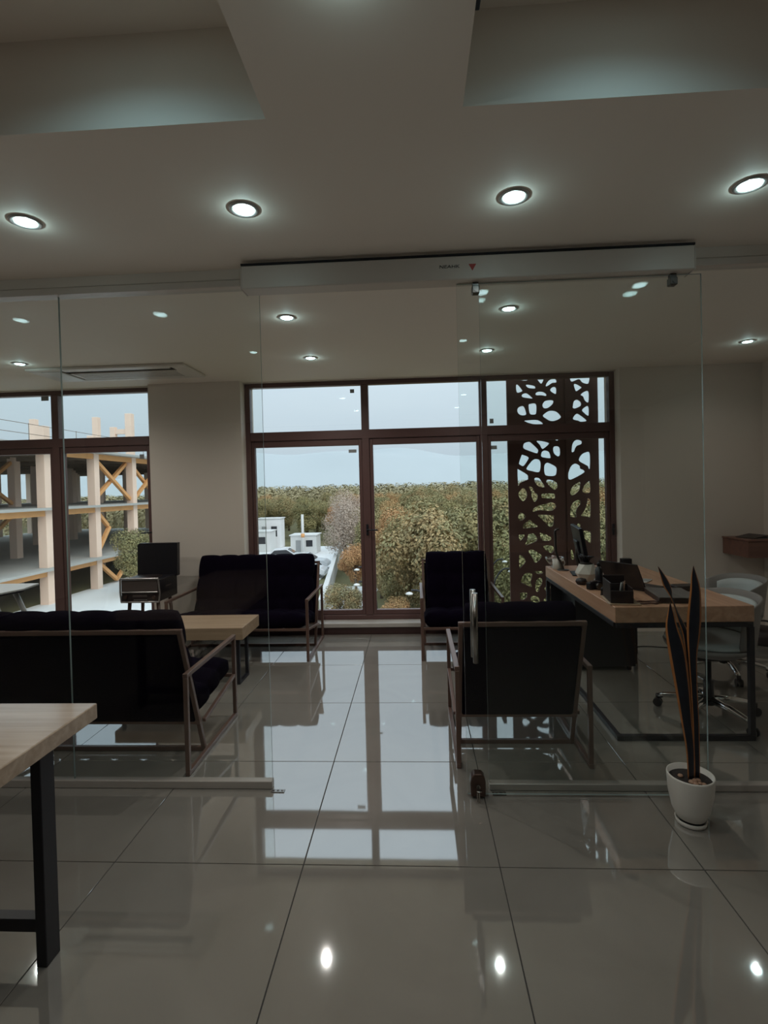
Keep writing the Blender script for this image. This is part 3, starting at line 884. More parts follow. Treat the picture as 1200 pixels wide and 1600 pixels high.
t = thing('monitor', 'black desktop monitor seen almost edge-on from behind', 'monitor', (1.40, 4.26, TOP), math.radians(-10))
mm = Matrix.Translation((-0.03, 0, 0.03)) @ Matrix.Rotation(math.radians(-10), 4, 'Y')
o = MB().box(-0.016, 0.012, -0.27, 0.27, 0.035, 0.37, bevel=0.004).build('housing', M['black_plastic'], t); o.matrix_local = mm
o = MB().box(0.012, 0.015, -0.26, 0.26, 0.05, 0.36).build('screen', M['car_glass'], t); o.matrix_local = mm
o = MB().box(-0.035, -0.016, -0.10, 0.10, 0.10, 0.26, bevel=0.008).build('rear_bulge', M['black_plastic'], t); o.matrix_local = mm
MB().tube(curve_pts([(-0.06, 0, 0.012), (-0.075, 0, 0.06), (-0.095, 0, 0.15), (-0.085, 0, 0.22)], 5), 0.014, 10).build('neck', M['dark_metal'], t)
MB().box(-0.14, 0.03, -0.10, 0.10, 0.0, 0.012, bevel=0.004).build('foot', M['black_plastic'], t)

t = thing('tablet_stand', 'thin upright dark stand with a bent stem left of the monitor', 'stand', (1.275, 4.485, TOP))
MB().tube(curve_pts([(-0.02, 0, 0.008), (-0.035, 0, 0.06), (-0.075, 0.0, 0.15), (-0.082, 0.0, 0.30), (-0.078, 0, 0.345), (-0.05, 0, 0.355)], 6), 0.010, 10).build('stem', M['dark_metal'], t)
MB().lathe([(0.0, 0.0), (0.05, 0.0), (0.05, 0.006), (0.012, 0.010), (0.0, 0.010)], 24, (-0.02, 0, 0)).build('base', M['dark_metal'], t)

t = thing('faceted_planter', 'white faceted geometric planter on the desk before the monitor', 'planter', (1.282, 3.965, TOP))
t.scale = (1.0, 1.0, 1.25)
pl = MB()
ring0 = [(0.045 * math.cos(a), 0.045 * math.sin(a), 0.0) for a in (k * math.pi / 3 for k in range(6))]
ring1 = [(0.085 * math.cos(a + .5), 0.085 * math.sin(a + .5), 0.05) for a in (k * math.pi / 3 for k in range(6))]
ring2 = [(0.055 * math.cos(a), 0.055 * math.sin(a), 0.105) for a in (k * math.pi / 3 for k in range(6))]
R0 = [pl.bm.verts.new(v) for v in ring0]; R1 = [pl.bm.verts.new(v) for v in ring1]; R2 = [pl.bm.verts.new(v) for v in ring2]
for k in range(6):
    k2 = (k + 1) % 6
    for tri in ((R0[k], R0[k2], R1[k]), (R0[k2], R1[k2], R1[k]), (R1[k], R1[k2], R2[k2]), (R1[k], R2[k2], R2[k])):
        pl.bm.faces.new(tri)
pl.bm.faces.new(R0[::-1]); pl.bm.faces.new(R2)
pl.build('pot', M['white_ceramic'], t)
MB().lathe([(0.0, 0.118), (0.03, 0.115), (0.05, 0.106), (0.048, 0.1055)], 12).build('soil', M['soil'], t)
for k in range(9):
    a = k * 0.7; l_ = 0.05 + 0.03 * rng.random()
    MB().tube([(0.01 * math.cos(a), 0.01 * math.sin(a), 0.112), (0.03 * math.cos(a), 0.03 * math.sin(a), 0.112 + l_ * .6), (0.06 * math.cos(a), 0.06 * math.sin(a), 0.112 + l_ * 0.7)], [0.007, 0.009, 0.001], 6).build('leaf', M['leaf_dark'], t)

t = thing('black_bottle', 'slim black bottle standing behind the desk organizer', 'bottle', (1.318, 3.80, TOP))
MB().lathe([(0.0, 0.0), (0.026, 0.0), (0.027, 0.005), (0.027, 0.115), (0.012, 0.128), (0.012, 0.14), (0.0, 0.14)], 22).build('body', M['black_plastic'], t)
MB().lathe([(0.0, 0.140), (0.014, 0.140), (0.014, 0.160), (0.008, 0.168), (0.0, 0.168)], 16).build('cap', M['black_metal'], t)

t = thing('camera_body', 'black compact camera lying on the desk edge', 'camera', (1.240, 3.67, TOP), 0.5)
MB().box(-0.06, 0.06, -0.022, 0.022, 0.0, 0.05, bevel=0.006).build('body', M['black_plastic'], t)
MB().tube([(0.0, -0.022, 0.025), (0.0, -0.05, 0.025)], 0.022, 18).build('lens', M['dark_metal'], t)
MB().box(-0.03, 0.02, -0.012, 0.014, 0.05, 0.058, bevel=0.002).build('top_plate', M['grey_panel'], t)
t = thing('sunglasses_case', 'small dark rounded case beside the white faceted planter', 'case', (1.205, 3.845, TOP), 0.3)
MB().lathe([(0.0, 0.0), (0.03, 0.0), (0.04, 0.018), (0.034, 0.04), (0.0, 0.05)], 18).build('shell', M['leather'], t)
MB().lathe([(0.0405, 0.018), (0.0415, 0.021), (0.0405, 0.024)], 18).build('seam', M['bronze'], t)
t = thing('stapler', 'black stapler in front of the slim bottle on the desk', 'stapler', (1.24, 3.50, TOP), 1.2)
MB().box(-0.06, 0.06, -0.016, 0.016, 0.0, 0.012, bevel=0.003).build('base', M['black_plastic'], t)
MB().bar((-0.055, 0, 0.036), (0.06, 0, 0.026), 0.028, 0.02, bevel=0.004).build('arm', M['black_plastic'], t)
MB().box(-0.058, -0.040, -0.014, 0.014, 0.012, 0.03).build('hinge', M['dark_metal'], t)

t = thing('desk_organizer', 'dark leather desk organizer box at the near desk corner', 'organizer', (1.265, 3.275, TOP), math.radians(-8))
MB().box(-0.09, 0.09, -0.12, 0.13, 0.0, 0.008, bevel=0.002).build('base_plate', M['coffee_wood'], t)
og = MB()
for b in ((-0.08, 0.05, -0.105, -0.097, 0.085), (-0.08, 0.05, 0.11, 0.118, 0.145), (-0.08, -0.072, -0.097, 0.11, 0.13), (0.042, 0.05, -0.097, 0.11, 0.10), (-0.072, 0.042, 0.0, 0.006, 0.11)):
    og.box(b[0], b[1], b[2], b[3], 0.009, b[4], bevel=0.0015)
og.box(-0.072, 0.042, -0.097, 0.11, 0.009, 0.013)
og.build('box', M['leather'], t)
for k in range(3):
    p_ = tag(thing('pen', ['white pen standing in the desk organizer', 'silver pen standing in the desk organizer', 'tan pencil standing in the desk organizer'][k], 'pen', (1.235 + 0.02 * k, 3.225 + 0.015 * k, TOP + 0.014)))
    MB().tube([(0, 0, 0), (0.012, -0.006 + 0.008 * k, 0.10), (0.014, -0.007 + 0.009 * k, 0.115)], [0.004, 0.004, 0.002], 8).build('barrel', [M['white_plastic'], M['silver'], M['pebble']][k], p_)

t = thing('laptop', 'open black laptop with its lid towards the camera', 'laptop', (1.455, 3.66, TOP), math.atan2(-0.24, 0.156))
# hinge runs along local x; the user side is local +y
MB().box(-0.15, 0.15, 0.0, 0.21, 0.0, 0.016, bevel=0.003).build('keyboard_base', M['black_plastic'], t)
o = MB().box(-0.15, 0.15, -0.006, 0.002, 0.0, 0.20, bevel=0.002).build('lid', M['black_plastic'], t)
o.matrix_local = Matrix.Translation((0, 0.0, 0.017)) @ Matrix.Rotation(math.radians(28), 4, 'X')
sc_ = MB().box(-0.14, 0.14, 0.0021, 0.003, 0.012, 0.19).build('screen', M['car_glass'], o)
MB().box(-0.125, 0.125, 0.03, 0.12, 0.0162, 0.0175).build('keys', M['grey_panel'], t)

t = thing('notebook', 'thick grey-covered notebook lying at the near desk edge', 'notebook', (1.60, 3.335, TOP), math.radians(-8))
MB().box(-0.112, 0.112, -0.15, 0.16, 0.0, 0.032, bevel=0.003).build('pages', M['leather'], t)
MB().box(-0.114, 0.114, -0.152, 0.162, 0.0325, 0.037, bevel=0.001).build('cover', M['grey_cover'], t)
t = thing('black_wallet', 'flat black box behind the notebook on the desk', 'box', (1.80, 3.58, TOP), 0.1)
MB().box(-0.075, 0.075, -0.05, 0.05, 0.0, 0.036, bevel=0.004).build('body', M['leather'], t)
MB().box(-0.076, 0.076, -0.051, 0.051, 0.022, 0.024).build('seam', M['black_metal'], t)
t = thing('white_phone', 'slim white device lying past the laptop on the desk', 'phone', (1.70, 3.93, TOP), 0.9)
MB().box(-0.07, 0.07, -0.032, 0.032, 0.0, 0.008, bevel=0.003).build('body', M['white_plastic'], t)
MB().box(-0.058, 0.058, -0.028, 0.028, 0.0081, 0.0088).build('face', M['sticker'], t)
t = thing('paper_sheets', 'white paper sheets under the monitor on the desk', 'paper', (1.42, 4.06, TOP), 0.25)
for k in range(3):
    MB().box(-0.105 + .006 * k, 0.105 + .006 * k, -0.148, 0.148, 0.0006 * k, 0.0006 * k + 0.0005).build('sheet', M['paper'], t)
t = thing('leather_strap', 'coiled brown leather strap at the near desk edge', 'strap', (1.40, 3.205, TOP))
MB().tube([(0.06 * math.cos(a), 0.035 * math.sin(a), 0.006 + 0.003 * math.sin(3 * a)) for a in (k * 0.31 for k in range(21))], 0.005, 8).build('band', M['brown_leather'], t)
MB().box(0.052, 0.075, -0.012, 0.012, 0.002, 0.012, bevel=0.002).build('buckle', M['bronze'], t)
t = thing('soft_pouch', 'small black pouch at the far side of the desk', 'pouch', (1.62, 4.50, TOP))
MB().lathe([(0.0, 0.0), (0.085, 0.0), (0.09, 0.006), (0.06, 0.03), (0.035, 0.045), (0.0, 0.05)], 20).build('bag', M['leather'], t)
MB().box(-0.14, -0.06, -0.045, 0.045, 0.001, 0.008, bevel=0.002).build('flap', M['leather'], t)

# small socket box on the wall and cable on the floor
t = thing('wall_box', 'small black box on the wall edge right of the screen', 'box', (2.135, 5.405, 0.68))
MB().box(-0.045, 0.055, -0.05, 0.014, 0.0, 0.085, bevel=0.004).build('body', M['black_plastic'], t)
MB().box(-0.03, 0.04, -0.052, -0.0495, 0.015, 0.07, bevel=0.0005).build('face', M['black_metal'], t)
t = thing('power_cable', 'thin black power cable trailing on the floor behind the desk', 'cable', (1.9, 4.8, 0))
MB().tube(curve_pts([(-0.12, 0.05, 0.65), (-0.05, 0.02, 0.4), (0.02, 0.06, 0.2), (-0.06, 0.1, 0.1), (-0.02, 0.06, 0.005), (0.2, 0.12, 0.005), (0.6, 0.05, 0.005), (1.1, 0.2, 0.005)], 7), 0.004, 6).build('cord', M['black_plastic'], t)
MB().box(1.09, 1.14, 0.18, 0.22, 0.0, 0.025, bevel=0.004).build('plug', M['black_plastic'], t)

# ------------------------------------------------------------------ swivel chairs
def swivel_chair(loc, rz_back, star0, ztop, label):
    t = thing('swivel_chair', label, 'office chair', loc)
    for k in range(5):
        a = math.radians(star0 + 72 * k)
        c, s = math.cos(a), math.sin(a)
        MB().tube([(0.03 * c, 0.03 * s, 0.115), (0.16 * c, 0.16 * s, 0.105), (0.26 * c, 0.26 * s, 0.085), (0.295 * c, 0.295 * s, 0.07)], [0.024, 0.022, 0.018, 0.015], 10).build('base_arm', M['chrome'], t)
        cs = MB()
        n = Vector((-s, c, 0))
        ctr = Vector((0.30 * c, 0.30 * s, 0.0285))
        for off in (-0.014, 0.014):
            cs.tube([ctr + n * (off - 0.008), ctr + n * (off + 0.008)], 0.028, 16)
        cs.tube([ctr + Vector((0, 0, 0.01)), ctr + Vector((0, 0, 0.055))], 0.014, 10)
        cs.build('castor', M['black_plastic'], t)
    MB().tube([(0, 0, 0.08), (0, 0, 0.24), (0, 0, 0.241), (0, 0, 0.40)], [0.033, 0.030, 0.018, 0.018], 16).build('column', M['black_plastic'], t)
    MB().box(-0.10, 0.10, -0.08, 0.08, 0.385, 0.412, bevel=0.006).build('mechanism', M['black_metal'], t)
    MB().lathe([(0.0, 0.413), (0.12, 0.415), (0.20, 0.432), (0.25, 0.462), (0.262, 0.49), (0.255, 0.492), (0.0, 0.47)], 36).build('seat_shell', M['chair_shaded'], t)
    MB().lathe([(0.0, 0.472), (0.235, 0.488), (0.255, 0.505), (0.245, 0.530), (0.20, 0.542), (0.0, 0.545)], 36).build('seat_cushion', M['chair_cushion'], t)
    def shell(r0, r1, z0, z1, spread, nm, mat, lean):
        mb = MB()
        def prof(u, v):
            th = rz_back + (u - 0.5) * 2 * spread
            vv = v * 4
            edge = 1 - 0.25 * abs(2 * u - 1) ** 3
            if vv <= 1: r, z = r0, z0 + (z1 - z0) * edge * vv
            elif vv <= 2: r, z = r0 + (r1 - r0) * (vv - 1), z0 + (z1 - z0) * edge + 0.008 * math.sin(math.pi * (vv - 1))
            elif vv <= 3: r, z = r1, z0 + (z1 - z0) * edge * (3 - vv)
            else: r, z = r1 + (r0 - r1) * (vv - 3), z0
            r = r + lean * (z - z0)
            return Vector((r * math.cos(th), r * math.sin(th), z))
        mb.grid(prof, 28, 16)
        bmesh.ops.remove_doubles(mb.bm, verts=mb.bm.verts, dist=1e-5)
        bmesh.ops.holes_fill(mb.bm, edges=[e for e in mb.bm.edges if e.is_boundary])
        return mb.build(nm, mat, t)
    shell(0.245, 0.262, 0.50, ztop, math.radians(85), 'back_shell', M['chair_shaded'], 0.12)
    shell(0.205, 0.244, 0.55, ztop - 0.035, math.radians(70), 'back_cushion', M['chair_cushion'], 0.12)
    return t
swivel_chair((1.885, 3.45, 0), 0.12, 146, 0.80, 'white swivel chair tucked under the near end of the desk')
swivel_chair((2.44, 4.24, 0), 0.0, 186, 0.765, 'white swivel chair farther back at the right of the desk')

# ------------------------------------------------------------------ potted snake plant
t = thing('potted_snake_plant', 'snake plant with tall dark blades in a white pot', 'plant', (1.208, 2.367, 0))
MB().lathe([(0.0, 0.0), (0.055, 0.0), (0.062, 0.004), (0.066, 0.022), (0.060, 0.022), (0.056, 0.010), (0.0, 0.010)], 36).build('saucer', M['white_ceramic'], t)
pt = MB().lathe([(0.0, 0.026), (0.046, 0.026), (0.060, 0.030), (0.078, 0.070), (0.092, 0.14), (0.097, 0.215), (0.096, 0.222), (0.091, 0.222), (0.089, 0.19), (0.0, 0.185)], 44).build('pot', M['white_ceramic'], t)
MB().lathe([(0.0, 0.0115), (0.050, 0.0115), (0.050, 0.0255), (0.0, 0.0255)], 28).build('foot_ring', M['black_plastic'], t)
MB().lathe([(0.0, 0.205), (0.05, 0.203), (0.089, 0.196), (0.0885, 0.191)], 30).build('soil', M['soil'], t)
for k in range(9):
    a = rng.uniform(2.6, 5.6); r = rng.uniform(0.02, 0.07)
    s = rng.uniform(0.008, 0.014)
    MB().lathe([(0.0, -s * .6), (s * .8, -s * .3), (s, 0.0), (s * .7, s * .45), (0.0, s * .6)], 9, (r * math.cos(a), r * math.sin(a), 0.208)).build('pebble', M['pebble'], t)
def blade(pts, y0, y1, twist, name='leaf'):
    P = [Vector((x, y0 + (y1 - y0) * (1 - z / 1.16), z)) for x, z, w in pts]
    W = [Vector((w, 0, 0)) for x, z, w in pts]
    C = curve_pts(P, 5); WW = [v.x for v in curve_pts(W, 5)]
    mb = MB()
    n = len(C)
    rows = []
    for i, c in enumerate(C):
        f = i / (n - 1)
        d = (C[min(i + 1, n - 1)] - C[max(i - 1, 0)]).normalized()
        a = math.radians(twist(f))
        sx = Vector((math.cos(a), math.sin(a), 0))
        sx = (sx - d * sx.dot(d)).normalized()
        nn = d.cross(sx)
        w = max(WW[i], 0.0006)
        prof = [(-1.0, 0.0), (-0.72, 0.10), (0.0, 0.22), (0.72, 0.10), (1.0, 0.0), (0.72, -0.02), (0.0, 0.10), (-0.72, -0.02)]
        rows.append([mb.bm.verts.new(c + sx * (w * u) + nn * (w * v)) for u, v in prof])
    for r0, r1 in zip(rows, rows[1:]):
        for k in range(8):
            f = mb.bm.faces.new((r0[k], r0[(k + 1) % 8], r1[(k + 1) % 8], r1[k]))
            f.smooth = True
            f.material_index = 1 if k in (0, 3, 4, 7) else 0
    mb.bm.faces.new(rows[0][::-1]); mb.bm.faces.new(rows[-1])
    return mb.build(name, [M['leaf_dark'], M['leaf_edge']], t)
blade([(-0.112, 1.153, 0.0008), (-0.097, 1.12, 0.0091), (-0.078, 1.074, 0.0173), (-0.062, 1.037, 0.0152), (-0.053, 1.004, 0.0141), (-0.028, 0.926, 0.0147), (0.002, 0.843, 0.0144), (0.014, 0.72, 0.0134), (0.024, 0.555, 0.0124), (0.031, 0.39, 0.0116), (0.033, 0.2, 0.0099)],
      0.033, 0.012, lambda f: 10 + 45 * math.exp(-((f - 0.42) / 0.12) ** 2))
blade([(-0.088, 1.001, 0.0008), (-0.086, 0.949, 0.014), (-0.082, 0.885, 0.026), (-0.06, 0.781, 0.0363), (-0.037, 0.62, 0.0322), (-0.019, 0.459, 0.024), (-0.005, 0.338, 0.019), (-0.001, 0.2, 0.0149)],
      -0.027, -0.006, lambda f: -8 + 10 * f)
blade([(0.034, 1.157, 0.0008), (0.036, 1.109, 0.014), (0.04, 1.044, 0.024), (0.033, 0.93, 0.0314), (0.028, 0.849, 0.0289), (0.023, 0.751, 0.019), (0.026, 0.604, 0.014), (0.031, 0.441, 0.0132), (0.032, 0.2, 0.0107)],
      0.013, 0.0, lambda f: 8 - 20 * f)

# ------------------------------------------------------------------ shelf in the far right corner
t = thing('wall_shelf', 'red-brown wooden wall shelf in the far right corner', 'shelf', (3.32, 5.21, 0.80))
MB().box(-0.20, 0.209, -0.20, 0.209, 0.0, 0.155, bevel=0.004).build('shelf_box', M['shelf_wood'], t)
MB().box(-0.208, 0.209, -0.208, 0.209, 0.156, 0.172, bevel=0.002).build('shelf_top', M['shelf_wood'], t)
t = thing('folder', 'dark folder lying open on the red-brown corner shelf', 'folder', (3.33, 5.2, 0.9735), 0.2)
MB().bar((-0.15, 0, 0.004), (0.0, 0, 0.03), 0.22, 0.006).build('cover', M['leather'], t)
MB().bar((0.0, 0, 0.03), (0.15, 0, 0.012), 0.22, 0.006).build('cover', M['leather'], t)
MB().box(-0.10, 0.12, -0.10, 0.10, 0.0, 0.004).build('pages', M['sticker'], t)
t = thing('floor_bag', 'low dark bag on the floor in the far right corner', 'bag', (3.26, 5.05, 0))
MB().lathe([(0.0, 0.0), (0.17, 0.0), (0.19, 0.03), (0.17, 0.10), (0.09, 0.14), (0.0, 0.15)], 24).build('body', M['leather'], t)
MB().tube(curve_pts([(-0.10, 0, 0.12), (-0.06, 0, 0.19), (0.06, 0, 0.19), (0.10, 0, 0.12)], 6), 0.009, 8).build('handle', M['leather'], t)

# ------------------------------------------------------------------ outdoors
GZ = -5.5
HOLES_LEFT = [[(1.194,2.749),(1.314,2.745),(1.296,2.726),(1.234,2.729)],[(1.401,2.754),(1.481,2.751),(1.483,2.722),(1.457,2.684),(1.427,2.718)],[(1.508,2.653),(1.523,2.692),(1.557,2.725),(1.608,2.735),(1.628,2.717),(1.624,2.692),(1.579,2.687),(1.539,2.663)],[(1.176,2.67),(1.195,2.683),(1.243,2.622),(1.239,2.604),(1.197,2.591),(1.18,2.606)],[(1.286,2.672),(1.312,2.679),(1.38,2.663),(1.393,2.639),(1.374,2.632),(1.312,2.642)],[(1.238,2.559),(1.259,2.578),(1.299,2.579),(1.355,2.529),(1.343,2.521),(1.253,2.537)],[(1.393,2.574),(1.424,2.595),(1.475,2.591),(1.511,2.567),(1.508,2.544),(1.452,2.554),(1.404,2.555)],[(1.557,2.611),(1.578,2.636),(1.606,2.643),(1.625,2.626),(1.624,2.574),(1.611,2.563),(1.571,2.587)],[(1.467,2.442),(1.496,2.485),(1.553,2.496),(1.59,2.486),(1.58,2.45),(1.528,2.409),(1.483,2.407)],[(1.313,2.447),(1.336,2.461),(1.384,2.464),(1.401,2.433),(1.397,2.358),(1.38,2.339),(1.334,2.341),(1.318,2.372)],[(1.184,2.394),(1.205,2.427),(1.256,2.435),(1.283,2.367),(1.279,2.339),(1.237,2.332),(1.198,2.353)],[(1.47,2.324),(1.528,2.368),(1.573,2.375),(1.624,2.362),(1.668,2.315),(1.662,2.287),(1.599,2.26),(1.548,2.262),(1.498,2.292)],[(1.264,2.265),(1.293,2.275),(1.412,2.274),(1.468,2.227),(1.355,2.231)],[(1.595,2.071),(1.644,2.069),(1.632,2.039),(1.606,2.042)],[(1.242,1.983),(1.259,2.017),(1.311,2.031),(1.339,2.013),(1.406,1.944),(1.407,1.91),(1.388,1.899),(1.303,1.93),(1.252,1.954)],[(1.394,2.036),(1.453,2.035),(1.521,2.016),(1.528,1.996),(1.468,1.948),(1.446,1.957),(1.43,1.992)],[(1.442,1.886),(1.456,1.917),(1.491,1.927),(1.53,1.91),(1.546,1.865),(1.54,1.839),(1.472,1.848),(1.444,1.86)],[(1.576,1.934),(1.588,1.968),(1.633,1.97),(1.653,1.943),(1.654,1.88),(1.637,1.857),(1.614,1.864),(1.586,1.893)],[(1.192,1.794),(1.22,1.874),(1.236,1.885),(1.299,1.857),(1.29,1.821),(1.249,1.764),(1.226,1.759),(1.198,1.777)],[(1.274,1.723),(1.318,1.791),(1.364,1.83),(1.415,1.826),(1.435,1.788),(1.43,1.713),(1.406,1.683),(1.333,1.698)],[(1.473,1.735),(1.482,1.769),(1.511,1.788),(1.556,1.77),(1.606,1.737),(1.613,1.691),(1.591,1.64),(1.497,1.642),(1.475,1.677)],[(1.173,1.714),(1.185,1.72),(1.281,1.659),(1.291,1.625),(1.285,1.602),(1.205,1.569),(1.187,1.541),(1.176,1.547)],[(1.359,1.594),(1.371,1.62),(1.411,1.616),(1.433,1.592),(1.475,1.522),(1.466,1.508),(1.415,1.518),(1.381,1.547)],[(1.493,1.579),(1.507,1.594),(1.558,1.589),(1.603,1.565),(1.619,1.53),(1.611,1.496),(1.579,1.481),(1.551,1.503),(1.506,1.55)],[(1.177,1.437),(1.197,1.477),(1.232,1.508),(1.262,1.481),(1.276,1.44),(1.27,1.4),(1.252,1.372),(1.229,1.357),(1.201,1.378)],[(1.298,1.515),(1.318,1.522),(1.346,1.496),(1.362,1.456),(1.393,1.426),(1.389,1.38),(1.366,1.348),(1.349,1.352),(1.327,1.404),(1.322,1.462)],[(1.435,1.419),(1.453,1.438),(1.572,1.436),(1.589,1.416),(1.586,1.387),(1.565,1.378),(1.452,1.39),(1.438,1.402)],[(1.335,1.248),(1.353,1.277),(1.405,1.304),(1.479,1.32),(1.542,1.336),(1.581,1.324),(1.598,1.294),(1.58,1.26),(1.529,1.241),(1.404,1.25),(1.346,1.233)],[(1.397,1.186),(1.414,1.197),(1.562,1.189),(1.57,1.168),(1.565,1.087),(1.542,1.061),(1.514,1.065),(1.469,1.113)],[(1.17,1.165),(1.174,1.194),(1.204,1.226),(1.249,1.198),(1.252,1.175),(1.225,1.147),(1.185,1.136)],[(1.221,1.054),(1.229,1.094),(1.264,1.117),(1.297,1.142),(1.338,1.11),(1.383,1.074),(1.371,1.057),(1.297,1.053),(1.234,1.045)],[(1.172,0.968),(1.199,0.977),(1.236,0.973),(1.232,0.95),(1.197,0.912),(1.183,0.908)],[(1.246,0.868),(1.266,0.914),(1.278,0.972),(1.307,0.985),(1.347,0.982),(1.375,0.941),(1.378,0.906),(1.339,0.884),(1.259,0.856)],[(1.41,0.987),(1.427,0.99),(1.484,0.971),(1.534,0.938),(1.534,0.913),(1.511,0.901),(1.437,0.905),(1.422,0.929)],[(1.447,0.836),(1.47,0.847),(1.515,0.848),(1.555,0.834),(1.566,0.799),(1.542,0.762),(1.514,0.767),(1.463,0.806)],[(1.277,0.787),(1.326,0.803),(1.383,0.767),(1.428,0.732),(1.404,0.686),(1.363,0.652),(1.341,0.664),(1.313,0.722)],[(1.171,0.731),(1.194,0.738),(1.228,0.712),(1.242,0.677),(1.232,0.648),(1.185,0.599),(1.172,0.603)],[(1.188,0.452),(1.218,0.515),(1.258,0.538),(1.31,0.531),(1.312,0.49),(1.296,0.433),(1.309,0.386),(1.295,0.377),(1.239,0.404),(1.193,0.425)],[(1.349,0.409),(1.365,0.455),(1.4,0.48),(1.428,0.454),(1.421,0.408),(1.398,0.373),(1.386,0.327),(1.354,0.327)],[(1.452,0.361),(1.478,0.393),(1.506,0.389),(1.521,0.365),(1.494,0.337),(1.46,0.335)],[(1.173,0.301),(1.191,0.312),(1.248,0.311),(1.256,0.294),(1.247,0.259),(1.212,0.233),(1.176,0.239)],[(1.293,0.247),(1.31,0.272),(1.362,0.267),(1.39,0.24),(1.392,0.205),(1.366,0.178),(1.326,0.188),(1.298,0.218)],[(1.199,0.167),(1.217,0.195),(1.246,0.201),(1.28,0.171),(1.296,0.136),(1.205,0.137)],[(1.431,0.193),(1.441,0.233),(1.476,0.268),(1.51,0.265),(1.532,0.22),(1.534,0.162),(1.524,0.134),(1.433,0.135)],[(1.344,0.554),(1.384,0.556),(1.43,0.552),(1.429,0.529),(1.384,0.524),(1.355,0.536)]]
HOLES_RIGHT = [[(1.783,2.746),(1.828,2.75),(1.986,2.756),(1.987,2.676),(1.956,2.666),(1.912,2.684),(1.878,2.72),(1.805,2.696),(1.783,2.712)],[(1.821,2.659),(1.849,2.667),(1.903,2.633),(1.899,2.619),(1.854,2.589),(1.837,2.596)],[(1.895,2.542),(1.932,2.575),(1.983,2.579),(1.983,2.465),(1.958,2.46),(1.936,2.484),(1.92,2.524)],[(1.805,2.419),(1.818,2.471),(1.852,2.49),(1.889,2.468),(1.899,2.434),(1.878,2.411),(1.827,2.392),(1.805,2.4)],[(1.906,2.37),(1.946,2.407),(1.98,2.408),(1.981,2.311),(1.955,2.315),(1.933,2.335)],[(1.806,2.271),(1.82,2.31),(1.852,2.332),(1.888,2.314),(1.952,2.26),(1.943,2.244),(1.887,2.24),(1.864,2.252)],[(1.782,1.911),(1.792,1.985),(1.815,2.024),(1.855,2.038),(1.896,2.022),(1.893,1.99),(1.848,1.972),(1.825,1.944),(1.813,1.91),(1.792,1.899)],[(1.862,1.817),(1.891,1.867),(1.937,1.892),(1.985,1.884),(1.984,1.716),(1.967,1.713),(1.956,1.74),(1.878,1.787)],[(1.74,1.648),(1.753,1.699),(1.782,1.75),(1.827,1.769),(1.872,1.742),(1.877,1.713),(1.919,1.689),(1.91,1.66),(1.784,1.595),(1.745,1.596)],[(1.759,1.452),(1.777,1.497),(1.817,1.537),(1.869,1.561),(1.873,1.524),(1.861,1.472),(1.827,1.433),(1.787,1.411),(1.764,1.423)],[(1.895,1.449),(1.919,1.523),(1.964,1.564),(1.979,1.561),(1.979,1.441)],[(1.754,1.181),(1.759,1.268),(1.785,1.325),(1.825,1.352),(1.865,1.355),(1.87,1.311),(1.835,1.266),(1.82,1.22),(1.822,1.165),(1.776,1.164)],[(1.879,1.19),(1.919,1.247),(1.943,1.321),(1.952,1.367),(1.975,1.364),(1.983,1.32),(1.977,1.165),(1.946,1.166),(1.884,1.175)],[(1.832,1.088),(1.865,1.084),(1.863,1.047),(1.83,0.984),(1.824,1.001)],[(1.88,0.954),(1.892,0.994),(1.926,1.008),(1.971,0.993),(1.98,0.97),(1.978,0.872),(1.963,0.87),(1.913,0.908),(1.891,0.931)],[(1.866,0.828),(1.889,0.822),(1.9,0.793),(1.888,0.758),(1.876,0.759)],[(1.752,0.784),(1.77,0.789),(1.791,0.702),(1.773,0.68),(1.754,0.703)]]
def build_screen():
    t = thing('perforated_screen', 'rust-brown perforated steel screen outside the right window bay', 'screen', (1.57, 5.95, -0.3))
    def panel(x0, x1, z0, z1, holes):
        cu = bpy.data.curves.new('screen_panel', 'CURVE')
        cu.dimensions = '2D'; cu.fill_mode = 'BOTH'; cu.extrude = 0.008
        def add(poly):
            sp = cu.splines.new('POLY')
            sp.points.add(len(poly) - 1)
            for k, (x, y) in enumerate(poly):
                sp.points[k].co = (x - 1.57, y + 0.3, 0, 1)
            sp.use_cyclic_u = True
        add([(x0, z0), (x1, z0), (x1, z1), (x0, z1)])
        for h in holes:
            P = curve_pts([(x, y, 0) for x, y in h], 4, closed=True)
            add([(v.x, v.y) for v in P])
        tmp = bpy.data.objects.new('tmp', cu); COL.objects.link(tmp)
        bpy.context.view_layer.update()
        me = bpy.data.meshes.new_from_object(tmp.evaluated_get(bpy.context.evaluated_depsgraph_get()))
        bpy.data.objects.remove(tmp)
        me.materials.clear(); me.materials.append(M['corten'])
        o = bpy.data.objects.new('screen_panel', me); COL.objects.link(o)
        o.parent = t; o.rotation_euler = (math.pi / 2, 0, 0)
        return o
    panel(1.068, 1.702, -0.3, 3.1, HOLES_LEFT)
    panel(1.722, 2.083, -0.3, 3.1, HOLES_RIGHT)
    MB().box(1.690 - 1.57, 1.734 - 1.57, 0.012, 0.06, 0.0, 3.4).build('post', M['corten'], t)
    for x in (1.072, 2.05):
        MB().box(x - 1.57, x + 0.03 - 1.57, 0.012, 0.05, 0.0, 3.4).build('post', M['corten'], t)
    for z in (0.05, 2.42, 3.30):
        MB().box(1.105 - 1.57, 1.688 - 1.57, 0.012, 0.04, z, z + 0.05).build('rail', M['corten'], t)
        MB().box(1.736 - 1.57, 2.048 - 1.57, 0.012, 0.04, z, z + 0.05).build('rail', M['corten'], t)
build_screen()

